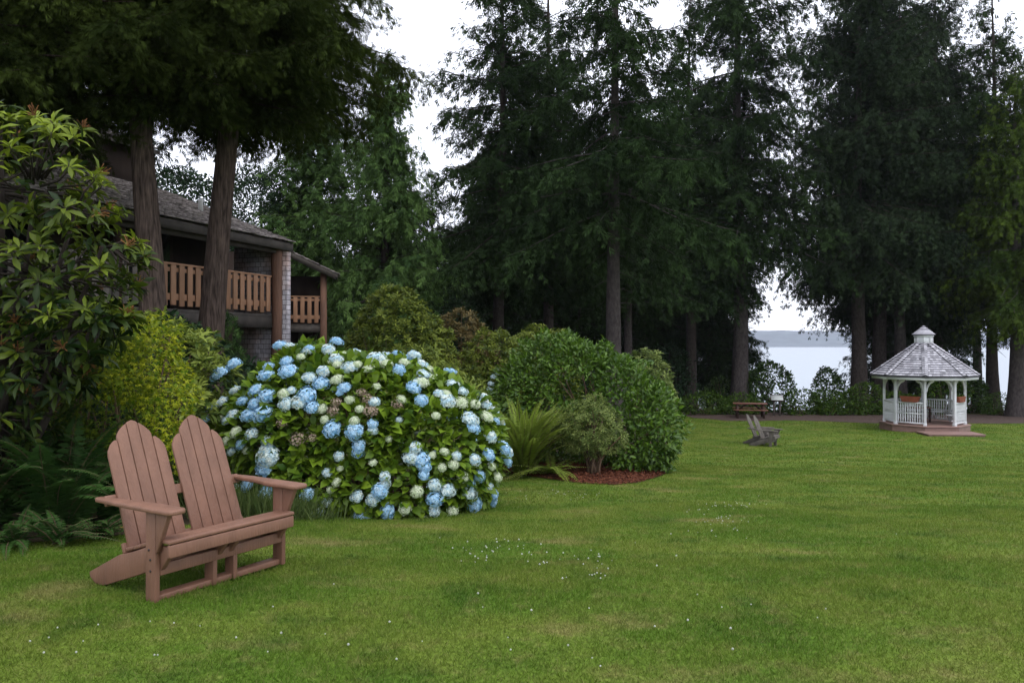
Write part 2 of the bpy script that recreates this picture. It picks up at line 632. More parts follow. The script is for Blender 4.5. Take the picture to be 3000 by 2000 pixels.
lk = MB()
lk.add([[-4300, 66, -6.5], [4300, 66, -6.5], [4300, 2620, -6.5], [-4300, 2620, -6.5]], [[[0, 1, 2, 3]]])
tag(lk.build('lake', M['water']), 'pale calm lake beyond the trees', 'lake', kind='structure')

hx = np.linspace(-4200, 4200, 240)
hy = np.linspace(2560, 3500, 40)
HX, HY = np.meshgrid(hx, hy)
rise = smooth((HY - 2570) / 380)
hz = -8 + rise * (62 + 9 * np.sin(HX * .0016 + 1.2) + 5 * np.sin(HX * .0049 + .4) + 3 * np.sin(HX * .013 + HY * .011))
rr = np.random.default_rng(5)
hz = hz + rise * rr.normal(0, 1.6, hz.shape)
k_ = len(hx)
ii = np.arange(len(hy) - 1)[:, None] * k_ + np.arange(k_ - 1)[None]
hm = MB()
hm.add(np.stack([HX, HY, hz], -1).reshape(-1, 3), [np.stack([ii, ii + 1, ii + k_ + 1, ii + k_], -1).reshape(-1, 4)])
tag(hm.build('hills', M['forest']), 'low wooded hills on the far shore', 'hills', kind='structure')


def ray_ground(px, py):
    lo, hi = 2.0, 70.0
    for _ in range(50):
        mdl = (lo + hi) / 2
        p = P(px, py, mdl)
        if p[2] > gz(p[0], p[1]):
            lo = mdl
        else:
            hi = mdl
    return P(px, py, lo)[:2]


def poly_sheet(mb, poly, step, lift, tint=0.0, jit=0.0, seed=0):
    """triangulated sheet over a polygon that follows the ground"""
    rng = np.random.default_rng(seed)
    poly = np.asarray(poly, float)
    bd = []
    for a, b in zip(poly, np.roll(poly, -1, 0)):
        n = max(1, int(np.linalg.norm(b - a) / step))
        for i in range(n):
            q = a + (b - a) * i / n
            bd.append(q + rng.normal(0, jit, 2))
    bd = np.array(bd)
    x0, y0 = bd.min(0)
    x1, y1 = bd.max(0)
    X, Y = np.meshgrid(np.arange(x0, x1, step), np.arange(y0, y1, step))
    pts = np.stack([X.ravel(), Y.ravel()], 1)
    pts = pts[inside(pts, bd)]
    allp = [Vector(p) for p in np.concatenate([bd, pts])]
    vo, _, fo, _, _, _ = delaunay_2d_cdt(allp, [], [list(range(len(bd)))], 1, 1e-5)
    v = np.array([[p[0], p[1]] for p in vo])
    z = G(v[:, 0], v[:, 1]) + lift
    tri = np.array([f for f in fo if len(f) == 3])
    mb.add(np.column_stack([v, z]), [tri], tint)
    return bd


def inside(p, poly):
    p = np.asarray(p, float)
    c = np.zeros(len(p), bool)
    a = np.asarray(poly)
    b = np.roll(a, -1, 0)
    for (xa, ya), (xb, yb) in zip(a, b):
        if ya == yb:
            continue
        c ^= ((ya > p[:, 1]) != (yb > p[:, 1])) & (p[:, 0] < (xb - xa) * (p[:, 1] - ya) / (yb - ya) + xa)
    return c


bed_front = [ray_ground(*q) for q in [(1425, 1372), (1500, 1388), (1600, 1402), (1700, 1415), (1800, 1420), (1870, 1414), (1920, 1399), (1960, 1384)]]
BED = [(-30, 5.2), (-5.5, 5.9), (-4.1, 6.5), (-3.5, 7.0), (-3.1, 7.9), (-2.6, 8.55), (-1.6, 8.75), (-.8, 8.7), (-.35, 9.3), (-.25, 10.6), (-.3, 12.3)] \
    + [tuple(q) for q in bed_front] + [(3.15, 15.4), (3.5, 17), (3.9, 19), (5.4, 27), (7.0, 34), (8.6, 41), (6, 44), (-30, 44)]
BED = np.array(BED)
ISLE = BED[[9, 10] + list(range(11, 20))]
ISLE = np.concatenate([ISLE, [(1.5, 18.0), (-1.5, 17.0)]])
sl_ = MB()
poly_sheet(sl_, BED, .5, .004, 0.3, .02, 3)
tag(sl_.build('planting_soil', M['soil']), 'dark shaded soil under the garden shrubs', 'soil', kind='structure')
bedm = MB()
poly_sheet(bedm, ISLE, .3, .012, 0.0, .015, 3)
rb = np.random.default_rng(11)
cp = np.stack([rb.uniform(-1.2, 4.2, 26000), rb.uniform(12.0, 16.5, 26000)], 1)
cp = cp[inside(cp, ISLE)]
n = len(cp)
O = np.column_stack([cp, G(cp[:, 0], cp[:, 1]) + rb.uniform(.012, .035, n)])
Y = nrm(np.column_stack([rb.normal(0, 1, (n, 2)), rb.normal(0, .35, n)]))
X, Y, Z = frame(Y, nrm(np.column_stack([rb.normal(0, .4, (n, 2)), np.ones(n)])))
bedm.inst(DIAMOND, O, X * rb.uniform(.012, .03, (n, 1)), Y * rb.uniform(.03, .08, (n, 1)), Z * .03, rb.uniform(0, 1.6, n))
tag(bedm.build('planting_bed', M['mulch']), 'red brown bark mulch bed under the shrubs', 'mulch bed', kind='structure')

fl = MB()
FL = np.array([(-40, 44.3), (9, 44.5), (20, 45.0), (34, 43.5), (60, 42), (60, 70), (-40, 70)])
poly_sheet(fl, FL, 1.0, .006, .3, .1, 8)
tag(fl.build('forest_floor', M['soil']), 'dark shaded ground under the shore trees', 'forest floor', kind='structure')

pa = MB()
PATH = [ray_ground(*q) for q in [(2030, 1224), (2140, 1233), (2300, 1231), (2500, 1238), (2700, 1243), (2900, 1241), (3100, 1240)]] + \
       [(33.5, 43.2), (30, 43.5), (24, 43.8), (19, 44.2), (14, 44.8), (9.5, 45.2)]
PATH = np.array(PATH)
poly_sheet(pa, PATH, .4, .012, .5, .05, 9)
tag(pa.build('path', M['path']), 'reddish gravel path along the shore', 'path', kind='structure')

# ------------------------------------------------------------------ grass blades and clover
LEAFY_OUT = [BED, FL, PATH]


def scatter(d0, d1, dens, rng):
    n = int(dens * (.72 * (d1 ** 2 - d0 ** 2) + 4.4 * (d1 - d0)))
    d = np.concatenate([np.sqrt(rng.uniform(d0 ** 2, d1 ** 2, int(n * .62))), rng.uniform(d0, d1, n - int(n * .62))])
    x = rng.uniform(-1, 1, n) * (.72 * d + 2.2)
    p = np.stack([x, d], 1)
    k = np.ones(n, bool)
    for q in LEAFY_OUT:
        k &= ~inside(p, q)
    return p[k]


gr = MB()
rg = np.random.default_rng(21)
for d0, d1, dens, w, h, tpl in [(1.9, 6, 6500, .0042, .034, BLADE), (6, 10, 3000, .006, .036, BLADE1), (10, 18, 900, .011, .04, BLADE1), (18, 44, 170, .024, .045, BLADE1)]:
    p = scatter(d0, d1, dens, rg)
    n = len(p)
    O = np.column_stack([p, G(p[:, 0], p[:, 1]) - .002])
    lean = np.column_stack([rg.normal(0, .55, (n, 2)), np.ones(n)])
    cl_ = np.sin(p[:, 0] * 3.1 + 1) * np.sin(p[:, 1] * 2.7) * .5 + .5
    X, Y, Z = frame(lean, nrm(np.column_stack([rg.normal(0, 1, (n, 2)), np.full(n, .2)])))
    hh = h * rg.uniform(.5, 1.25, (n, 1)) * (.8 + .35 * cl_[:, None])
    gr.inst(tpl, O, X * w * rg.uniform(.7, 1.3, (n, 1)), Y * hh, Z * hh, rg.uniform(0, 1, n))
tag(gr.build('grass', M['blades']), 'short mown grass blades of the lawn', 'grass', kind='stuff')

cv = MB()
ce = MB()
ICO = None
rc = np.random.default_rng(31)
ph_ = np.linspace(0, 2 * np.pi, 6, endpoint=False)
BALL = (np.concatenate([[[0, 0, 1.2]], np.column_stack([np.cos(ph_), np.sin(ph_), np.full(6, .35)]), np.column_stack([np.cos(ph_) * .8, np.sin(ph_) * .8, np.full(6, -.5)])]),
        [[[1 + i, 7 + i, 7 + (i + 1) % 6, 1 + (i + 1) % 6] for i in range(6)], [[0, 1 + i, 1 + (i + 1) % 6] for i in range(6)]])
spots = []
for (cx, cy, sx, sy, k) in [(1480, 1630, 90, 20, 16), (1680, 1660, 120, 30, 24), (1740, 1690, 30, 25, 10), (2100, 1535, 50, 22, 40), (1620, 1455, 90, 8, 34), (2130, 1485, 60, 6, 25),
                            (1400, 1620, 40, 30, 20), (1700, 1800, 500, 120, 16), (600, 1880, 300, 60, 10), (1300, 1900, 300, 60, 7), (2300, 1600, 300, 120, 8), (150, 1880, 80, 40, 8)]:
    for _ in range(k):
        q = ray_ground(rc.normal(cx, sx), min(2150, max(1300, rc.normal(cy, sy))))
        spots.append(q)
spots = np.array(spots)
for q in LEAFY_OUT:
    spots = spots[~inside(spots, q)]
n = len(spots)
O = np.column_stack([spots, G(spots[:, 0], spots[:, 1]) + rc.uniform(.03, .055, n)])
r_ = rc.uniform(.0035, .0075, n)[:, None]
I3 = np.eye(3)
cv.inst(BALL, O, r_ * I3[0], r_ * I3[1], r_ * I3[2], rc.uniform(0, 1, n))
tag(cv.build('clover_blossoms', M['clover'], smooth_=True), 'tiny white clover blossoms scattered in the lawn', 'clover', kind='stuff')


# ------------------------------------------------------------------ plants
class Blob:
    def __init__(s, E):
        s.E = np.array(E, float)

    def val(s, p):
        d = (p[:, None, :] - s.E[None, :, :3]) / s.E[None, :, 3:]
        return np.linalg.norm(d, axis=-1)

    def sample(s, n, rng, zmin=-99, lump=.1, freq=3.0, depth=.0):
        a = s.E[:, 3] * s.E[:, 4] + s.E[:, 3] * s.E[:, 5] + s.E[:, 4] * s.E[:, 5]
        P_, N_ = [], []
        got = 0
        while got < n:
            k = rng.choice(len(a), n * 2, p=a / a.sum())
            d = nrm(rng.normal(0, 1, (n * 2, 3)))
            c, r = s.E[k, :3], s.E[k, 3:]
            p = c + d * r
            nn = nrm(d / r)
            lm = (np.sin(p[:, 0] * freq + 1.3 * np.sin(p[:, 2] * freq)) * np.sin(p[:, 1] * freq + .7) * np.sin(p[:, 2] * freq * 1.1 + 2)
                  + .5 * np.sin(p[:, 0] * freq * 2.3) * np.sin(p[:, 2] * freq * 2.1 + 1))
            v = s.val(p)
            v[np.arange(len(k)), k] = 9
            ok = (v.min(1) > .9) if len(a) > 1 else np.ones(len(k), bool)
            p = p + nn * (lump * lm)[:, None]
            if depth:
                p = p - nn * (np.abs(rng.normal(0, depth, len(p))))[:, None]
            ok &= p[:, 2] > (zmin if np.isscalar(zmin) else zmin(p[:, 0], p[:, 1]))
            P_.append(p[ok])
            N_.append(nn[ok])
            got += ok.sum()
        return np.concatenate(P_)[:n], np.concatenate(N_)[:n]


def leaves(mb, p, nn, tpl, l, w, rng, out=.6, up=.3, jit=.7, face_up=.7, tint=(0, 1), zt=None):
    n = len(p)
    Yd = nrm(nn * out + np.array([0, 0, up]) + rng.normal(0, jit, (n, 3)))
    Nn = nrm(nn * .6 + np.array([0, 0, face_up]) + rng.normal(0, .35, (n, 3)))
    X, Y, Z = frame(Yd, Nn)
    s = rng.uniform(.65, 1.2, (n, 1))
    t = rng.uniform(tint[0], tint[1], n)
    if zt is not None:
        t = np.clip(t * .6 + .4 * zt, 0, 1)
    mb.inst(tpl, p, X * w * s, Y * l * s, Z * l * s, t)


def whorls(mb, p, ax, tpl, l, w, k, rng, el=(.0, .7), tint=None, size=None, droop=0.0):
    n = len(p)
    ax = nrm(ax)
    ref = np.where(np.abs(ax[:, 2:3]) > .9, np.array([[1., 0, 0]]), np.array([[0, 0, 1.]]))
    A = nrm(np.cross(ax, ref))
    B = np.cross(ax, A)
    ph0 = rng.uniform(0, 6.28, n)
    base_t = rng.uniform(0, 1, n) if tint is None else tint
    size = np.ones(n) if size is None else size
    for j in range(k):
        ph = ph0 + j * 2.399 + rng.normal(0, .25, n)
        e = rng.uniform(el[0], el[1], n) if j < k * .65 else rng.uniform(el[1], el[1] + .5, n)
        rad = np.cos(ph)[:, None] * A + np.sin(ph)[:, None] * B
        d = rad * np.cos(e)[:, None] + ax * np.sin(e)[:, None] - np.array([0, 0, droop])
        nm = ax * np.cos(e)[:, None] - rad * np.sin(e)[:, None]
        X, Y, Z = frame(d, nm + rng.normal(0, .15, (n, 3)))
        s = rng.uniform(.7, 1.12, n) * size * (1 if j < k * .7 else .75)
        t = np.clip(base_t + rng.normal(0, .14, n) + (.25 if j >= k * .65 else 0), 0, 1)
        s = s[:, None]
        mb.inst(tpl, p + rad * .008 - ax * rng.uniform(0, .04, n)[:, None], X * w * s, Y * l * s, Z * l * s, t)


def stems(mb, p, nn, blob, rng, n=14, base=None, r=.012):
    """woody stems from the base up to surface points"""
    idx = rng.choice(len(p), min(n, len(p)), replace=False)
    for i in idx:
        q = p[i] - nn[i] * .05
        b = base + np.array([rng.normal(0, .08), rng.normal(0, .08), 0])
        m1 = b * .55 + q * .45 + np.array([0, 0, .12]) + rng.normal(0, .05, 3)
        mb.tube([b, b * .8 + m1 * .2 + np.array([0, 0, .08]), m1, q], [r * 1.6, r * 1.4, r, r * .5], 6, rng.uniform(0, 1))


def shrub(name, label, cat, E, m, n, l, w, seed, tpl=DIAMOND, kind='leaf', k=8, group=None, lump=.12, freq=3.0, depth=.12, base=None, stem_n=10, stem_r=.014, hole=None, **kw):
    rng = np.random.default_rng(seed)
    B = Blob(E)
    if base is None:
        bx, by = B.E[:, 0].mean(), B.E[:, 1].mean()
    else:
        bx, by = base
    root = thing(name, label, cat, (bx, by, gz(bx, by)), 0, group)
    o = np.array([bx, by, gz(bx, by)])
    p, nn = B.sample(n, rng, lambda x, y: G(x, y) + .04, lump, freq, depth)
    if hole is not None:
        hc, hr = np.array(hole[0]), np.array(hole[1])
        k_ = np.linalg.norm((p - hc) / hr, axis=1) > 1 + rng.normal(0, .12, len(p))
        p, nn = p[k_], nn[k_]
    mb = MB()
    if kind == 'leaf':
        leaves(mb, p - o, nn, tpl, l, w, rng, **kw)
    else:
        ax = nn * .6 + np.array([0, 0, .8]) + rng.normal(0, .25, p.shape)
        whorls(mb, p - o, ax, tpl, l, w, k, rng, **kw)
    st = MB()
    stems(st, p - o, nn, B, rng, stem_n, np.array([0, 0, -.03]), stem_r)
    mb.build('foliage', m, root)
    st.build('stem', M['twig'], root, smooth_=True)
    return root, B, p, nn


def fern_clump(name, label, base, nf, L, pin, m, seed, erect=(.7, 1.2), az=None, group=None, droop=.55, taper='lance', step=.03):
    rng = np.random.default_rng(seed)
    base = np.array([base[0], base[1], gz(*base[:2])])
    root = thing(name, label, 'fern', base, 0, group)
    mb = MB()
    rx = MB()
    for i in range(nf):
        a = rng.uniform(0, 6.283) if az is None else rng.uniform(*az)
        e = rng.uniform(*erect)
        l = L * rng.uniform(.65, 1.1)
        t = np.linspace(0, 1, max(8, int(l / step)))
        out = np.array([np.cos(a), np.sin(a), 0])
        dr = droop * rng.uniform(.7, 1.4)
        path = out * (np.cos(e) * l * t + .2 * l * t ** 2)[:, None] + np.array([0, 0, 1.]) * (np.sin(e) * l * t - dr * l * t ** 2.2)[:, None]
        path += np.cross(out, [0, 0, 1]) * (rng.normal(0, .08) * l * t ** 2)[:, None] + np.array([rng.normal(0, .03), rng.normal(0, .03), .02])
        path[:, 2] = np.maximum(path[:, 2], .02)
        rx.tube(path[::3], np.linspace(.005, .0015, len(path[::3])), 4, rng.uniform(.3, 1), cap=False)
        T = nrm(np.gradient(path, axis=0))
        side = nrm(np.cross(T, np.array([0, 0, 1.]) + out * .3))
        up = np.cross(side, T)
        prof = np.sin(np.pi * np.clip(t * .96 + .04, 0, 1) ** (.55 if taper == 'lance' else .42)) ** .8
        tb = rng.uniform(0, 1)
        for sgn in (-1, 1):
            q = path[2:]
            d = side[2:] * sgn + T[2:] * .35 - np.array([0, 0, .12]) + rng.normal(0, .08, q.shape)
            X, Y, Z = frame(d, up[2:])
            pl = (pin * prof[2:] * rng.uniform(.85, 1.1, len(q)))[:, None] + .004
            mb.inst(DIAMOND, q, X * np.minimum(step * .95, pl * .35 + .006), Y * pl, Z * pl, np.clip(tb * .6 + .3 * t[2:] + rng.uniform(0, .2, len(q)), 0, 1))
    mb.build('frond', m, root)
    rx.build('stalk', M['twig'], root)
    return root


def trunk_mesh(mb, H, r0, rng, lean=(0, 0), sides=18, flare=1.5, flute=.06, top=.08, sway=.1):
    z = np.concatenate([[-.25, 0, .15, .4, .8, 1.4, 2.2], np.arange(3.2, H, 1.2), [H]])
    path = np.stack([lean[0] * z / 10 + sway * np.sin(z * .25 + rng.uniform(0, 6)) * np.minimum(1, z / 4), lean[1] * z / 10 + sway * np.cos(z * .21) * np.minimum(1, z / 4), z], 1)
    rad = r0 * (1 - (1 - top) * np.clip(z / H, 0, 1) ** .9) * (1 + (flare - 1) * np.exp(-np.maximum(z, 0) / .95))
    a = np.linspace(0, 2 * np.pi, sides, endpoint=False)
    ph = rng.uniform(0, 6, 3)
    wob = 1 + flute * (np.sin(a * 5 + ph[0])[None] * .6 + np.sin(a * 9 + ph[1])[None] * .4) * (.5 + np.exp(-np.maximum(z, 0) / 1.6))[:, None] + rng.normal(0, flute * .25, (len(z), sides))
    mb.tube(path, rad, sides, rng.uniform(0, 1), wob=wob)
    return z, path, rad


def conifer(seed, H, cb, R, r0, sl=.24, sw=.24, step=.34, hang=.35, sprig_step=.11, top_pitch=.5, low_pitch=-.25, spacing=.45, tpl=SPRIG, nb=(4, 7),
            lean=(0, 0), flare=1.5, prof=.75, zfull=None, droop=.5, flute=.05, skip=.08, sides=16, twl=.33, dead=0):
    """trunk+limbs and crown of a conifer as two meshes in local space"""
    rng = np.random.default_rng(seed)
    tm, cm = MB(), MB()
    z_, path, rad = trunk_mesh(tm, H, r0, rng, lean, sides, flare, flute)
    O, D, T = [], [], []
    z = cb
    while z < H - .2:
        f = (z - cb) / (H - cb)
        for _ in range(rng.integers(*nb)):
            if rng.uniform() < skip:
                continue
            az = rng.uniform(0, 6.283)
            zb = z + rng.uniform(-.5, .5) * spacing
            L = max(.35, R * (1 - f) ** prof * rng.uniform(.6, 1.12) * min(1, .6 + f * 5))
            pit = low_pitch + (top_pitch - low_pitch) * f + rng.normal(0, .1)
            o = np.array([np.cos(az), np.sin(az), 0.])
            sd_ = np.array([-np.sin(az), np.cos(az), 0.])
            c0 = np.array([np.interp(zb, z_, path[:, 0]), np.interp(zb, z_, path[:, 1]), zb])
            tt = np.linspace(0, 1, 7)
            bend = rng.normal(0, .12)

            def pos(t):
                t = np.asarray(t)[:, None]
                return c0 + o * L * t + sd_ * bend * L * t ** 2 + np.array([0, 0, 1.]) * L * (pit * t - droop * (1 - f * .8) * (t ** 2) * .6 + .22 * droop * t ** 4)
            tm.tube(pos(tt), np.linspace(.012 + .009 * L, .006, 7), 5, rng.uniform(0, .5), cap=False)
            dense = 1.0 if (zfull is None or zb < zfull) else .35
            m = max(3, int(L / step * 2 * dense))
            t = np.sort(rng.uniform(.06, 1, m))
            b = pos(t)
            sg = np.where(np.arange(m) % 2, 1, -1)[:, None]
            d = nrm(sd_ * sg * rng.uniform(.5, 1, (m, 1)) + o * rng.uniform(.35, .9, (m, 1)) + np.array([0, 0, -1.]) * rng.uniform(.0, 1.2, (m, 1)) * hang)
            tl = twl * L * (1 - .62 * t) * rng.uniform(.6, 1.2, m) + .15
            bt = rng.uniform(0, .6)
            for i in range(m):
                ks = max(2, int(tl[i] / sprig_step))
                s = np.linspace(.05, tl[i], ks)[:, None]
                q = b[i] + d[i] * s + np.array([0, 0, -1.]) * (hang * .7 * s ** 2 / max(.2, tl[i]))
                O.append(q)
                D.append(np.repeat(d[i][None], ks, 0))
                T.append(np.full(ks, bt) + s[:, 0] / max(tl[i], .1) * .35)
            ks = max(3, int(L / sprig_step * .7 * dense))
            t2 = rng.uniform(.2, 1, ks)
            O.append(pos(t2))
            D.append(np.repeat(o[None], ks, 0))
            T.append(np.full(ks, bt + .2))
        z += spacing * rng.uniform(.7, 1.3)
    for _ in range(dead):
        az, zb = rng.uniform(0, 6.28), rng.uniform(cb * .35, cb + 1)
        o = np.array([np.cos(az), np.sin(az), rng.uniform(-.5, .1)])
        c0 = np.array([np.interp(zb, z_, path[:, 0]), np.interp(zb, z_, path[:, 1]), zb])
        L = rng.uniform(.5, 1.6)
        tm.tube([c0, c0 + o * L * .5, c0 + o * L + np.array([0, 0, -.15 * L])], [.025, .015, .004], 5, 0, cap=False)
    O, D, T = np.concatenate(O), np.concatenate(D), np.concatenate(T)
    n = len(O)
    Yd = nrm(D * .8 + rng.normal(0, .38, (n, 3)) + np.array([0, 0, -hang * .7]))
    X, Y, Z = frame(Yd, nrm(np.array([0, 0, 1.]) + rng.normal(0, .5, (n, 3))))
    s = rng.uniform(.7, 1.25, (n, 1))
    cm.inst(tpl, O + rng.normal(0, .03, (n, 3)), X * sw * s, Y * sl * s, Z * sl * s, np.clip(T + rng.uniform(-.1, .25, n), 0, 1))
    return tm, cm


def tree(name, label, cat, loc, tm, cm, bark, leaf, rz=0.0, group=None, sc=1.0):
    r = thing(name, label, cat, (loc[0], loc[1], gz(loc[0], loc[1])), rz, group)
    r.scale = (sc, sc, sc)
    tm.build('trunk', bark, r, smooth_=True)
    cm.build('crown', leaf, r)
    return r


def retree(src, label, loc, rz, sc=1.0, group=None, szf=1.0, bark=None):
    c = copy_tree(src)
    c.location = (loc[0], loc[1], gz(loc[0], loc[1]))
    c.rotation_euler = (0, 0, rz)
    c.scale = (sc, sc, sc * szf)
    c['label'] = label
    if group:
        c['group'] = group
    elif 'group' in c:
        del c['group']
    return c


def X_(px, d):
    return (px - 1500) / F * d

# ------------------------------------------------------------------ lodge building
OB = np.array([-6.1, 19.6])
TT = np.array([.345, .9386])                  # along the facade, away from the camera
lodge = thing('lodge_building', 'two storey cedar shingled lodge with balconies behind the twin cedar trunks', 'building', (OB[0], OB[1], 0), math.atan2(-TT[0], TT[1]))
# local frame: y runs along the facade (away), -x runs into the building, z up (world height)
DK, RT, EV = 2.38, 3.33, 4.22


def loc_railing(p, q, z0, z1, name, parent, pitch=.235, bw=.145, seed=0):
    rng = np.random.default_rng(seed)
    p, q = np.array(p, float), np.array(q, float)
    L = np.linalg.norm(q - p)
    d = (q - p) / L
    nv = np.array([d[1], -d[0]])
    mb = MB()
    n = max(2, int(L / pitch))
    for i in range(n):
        c = p + d * (i + .5) * L / n
        A = np.array([d[0], d[1], 0])
        h0 = z0 + rng.normal(0, .012) + .05
        mb.prism([(-bw / 2, h0), (bw / 2, h0), (bw / 2, z1 - .02), (-bw / 2, z1 - .02)], (c[0] + nv[0] * .035, c[1] + nv[1] * .035, 0), A, (0, 0, 1), .03, rng.uniform(0, 1))
    for (zz_, hh_, ww_, off) in ((z1, .045, .12, 0), (z0 + .25, .14, .035, 0), (z1 - .12, .09, .035, 0)):
        mb.bar((p[0], p[1], zz_), (q[0], q[1], zz_), ww_, hh_, tint=rng.uniform(0, 1))
    return mb.build(name, M['rail_wood'], parent, bevel=.004)


def shake_rows(mb, y0, y1, x0, z0, x1, z1, rng, row=.2, w=(.1, .22), flip=1):
    """rows of overlapping shakes on the slope from (x0,z0) up to (x1,z1)"""
    L = math.hypot(x1 - x0, z1 - z0)
    n = int(L / row)
    ux, uz = (x1 - x0) / L, (z1 - z0) / L
    nxx, nzz = -uz * flip, ux * flip
    if nzz < 0:
        nxx, nzz = -nxx, -nzz
    O, Xs, Ys, Zs, T = [], [], [], [], []
    for i in range(n):
        y = y0
        while y < y1:
            ww = rng.uniform(*w)
            st = i * row + rng.normal(0, .018) - .04
            O.append((x0 + ux * st + nxx * .05, y + ww / 2, z0 + uz * st + nzz * .05))
            Ys.append((ux * row * 1.75 - nxx * .04, rng.normal(0, .01), uz * row * 1.75 - nzz * .04))
            Xs.append((0, ww * .96, 0))
            th = rng.uniform(.018, .034)
            Zs.append((nxx * th, 0, nzz * th))
            T.append(np.clip(rng.normal(.5, .28), 0, 1))
            y += ww
    box = (np.array([[x, y, z] for x in (-.5, .5) for y in (0, 1) for z in (-1, 0)], float), [BOXF])
    mb.inst(box, np.array(O), np.array(Xs), np.array(Ys), np.array(Zs), np.array(T))


rl = np.random.default_rng(44)
SL = .38
# main roof: eave at x=+.6, rises to x=-4.2; underlay slab then shakes
rf = MB()
xe, xr = .3, -4.3
zr = EV + SL * (xe - xr)
rf.prism([(xe, EV - .09), (xr, zr - .09), (xr, zr - .01), (xe, EV - .01)], (0, -7.4, 0), (1, 0, 0), (0, 0, 1), 15.4, .1)
shake_rows(rf, -13, .35, xe + .06, EV + .01, xr, zr + .02, rl)
rf.build('roof', M['shake'], lodge)
# raised upper roof and its shingled side wall
ur = MB()
ur.prism([(-3.7, 6.85), (-7.6, 6.85 + SL * 3.9), (-11.5, 6.85), (-11.5, 6.75), (-7.6, 6.75 + SL * 3.9), (-3.7, 6.75)], (0, -7.0, 0), (1, 0, 0), (0, 0, 1), 14.0, .1)
shake_rows(ur, -13.8, 0, -3.65, 6.86, -7.6, 6.87 + SL * 3.95, rl)
ur.build('upper_roof', M['shake'], lodge)
uw = MB()
uw.box((-4.2, -7.0, 6.4), (.12, 13.4, .9))
uw.prism([(-4.27, 5.9), (-4.27, 6.9), (-7.6, 8.3), (-10.9, 6.9), (-10.9, 5.9)], (0, -.3, 0), (1, 0, 0), (0, 0, 1), .12)
uw.build('upper_wall', M['dark_wall'], lodge)
fb = MB()
fb.bar((xe + .05, -15, EV - .13), (xe + .05, .34, EV - .13), .03, .17)
fb.bar((xe + .03, .34, EV - .11), (xr, .34, zr - .11), .03, .2)
fb.build('fascia', M['trim'], lodge)
sf = MB()
for i in range(22):
    y = -14.9 + i * .7
    sf.bar((xe - .02, y, EV - .17), (-1.6, y, EV - .17 + SL * 2.18), .05, .12, tint=.3)
sf.bar((.12, -15, EV - .2), (.12, .3, EV - .2), .1, .2, tint=.2)
sf.build('rafter', M['trim'], lodge)
# walls
w1 = MB()
w1.box((-.53, .24, 1.9), (1.66, .16, 4.5))
fin_m = shingle_mat('end wall shingles', (.33, .31, .33), (.48, .45, .47), (.1, .085, .085), .17, .125, ('X', 'Z'), (1.0, .78, .66))
w1.build('shingle_wall', fin_m, lodge)
w2 = MB()
w2.box((-1.75, -7.2, 2.4), (.14, 14.6, 4.8))
w2.box((-5.0, .2, 2.4), (6.4, .14, 4.8))
w2.build('back_wall', M['dark_wall'], lodge)
for yy in (-10.2, -6.2, -2.6):
    wf = MB()
    wf.box((-1.66, yy, DK + 1.02), (.05, 1.86, 2.06))
    o_ = wf.build('sliding_door', M['dark_leg'], lodge)
    gl = MB()
    gl.box((-1.625, yy - .43, DK + 1.02), (.02, .76, 1.86))
    gl.box((-1.625, yy + .43, DK + 1.02), (.02, .76, 1.86))
    gm = bpy.data.materials.get('dark glass') or mat('dark glass', (.012, .013, .014), rough=.08, spec=.5)
    gl.build('pane', gm, o_)
dk = MB()
dk.box((-.85, -7.0, DK - .07), (1.78, 14.6, .12))
dk.box((.03, -7.0, DK - .22), (.05, 14.6, .26))
dk.build('balcony_deck', M['trim'], lodge)
loc_railing((0, -4.0), (0, -.12), DK, RT, 'railing', lodge, seed=2)
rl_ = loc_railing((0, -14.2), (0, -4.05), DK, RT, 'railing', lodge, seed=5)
rl_.data.materials[0] = M['grey_wood']  # grey in place of the tan boards: shadow tone put into the colour
rl_['label'] = 'balcony railing section with shade put into its grey colour'
for yy in (-9.4, -4.7):
    ps = MB()
    ps.box((-.06, yy, 2.1), (.16, .16, 4.1), .3)
    ps.build('balcony_post', M['dark_wall'], lodge)
lg = MB()
zz_ = np.linspace(-.4, 4.33, 9)
lg.tube(np.stack([np.full(9, .1) + .008 * np.sin(zz_ * 3), np.full(9, .02), zz_], 1), np.full(9, .135) * (1 + .04 * np.sin(zz_ * 2)), 14, .4)
lg.build('log_post', M['log'], lodge, smooth_=True)
vp = MB()
vp.tube([(-1.5, -.9, 4.85), (-1.5, -.9, 5.2), (-1.5, -.9, 5.25)], [.06, .06, .075], 10)
vp.build('vent_pipe', M['metal'], lodge)

# second wing further along, set back; its own railing, rake roof and corner log post
wing = thing('wing', None, None)
wing.parent = lodge
wing.location = (-4.05, 8.2, 0)
wing.rotation_euler.z = math.radians(33)
wx, wy = 0.0, 0.0
wr = MB()
wr.prism([(wx + .5, EV - .09), (wx - 4.4, EV - .09 + .47 * 4.9), (wx - 4.4, EV + .47 * 4.9), (wx + .5, EV)], (0, wy + .5, 0), (1, 0, 0), (0, 0, 1), 1.6, .1)
shake_rows(wr, wy - .3, wy + 1.3, wx + .55, EV + .01, wx - 4.4, EV + .47 * 4.95, rl)
wr.build('roof', M['shake'], wing)
fb = MB()
fb.bar((wx + .5, wy - .33, EV - .11), (wx - 4.4, wy - .33, EV - .11 + .47 * 4.9), .03, .2)
fb.bar((wx + .53, wy - .32, EV - .13), (wx + .53, wy + 1.3, EV - .13), .03, .17)
fb.build('fascia', M['trim'], wing)
ww = MB()
ww.box((wx - 1.45, wy + .7, 2.35), (.14, 1.2, 4.9))
ww.box((wx - .75, wy + 1.25, 2.1), (1.3, .12, 4.3))
ww.box((wx - 3.2, wy + .08, 2.45), (3.4, .14, 5.1))
ww.build('back_wall', M['dark_wall'], wing)
d2 = MB()
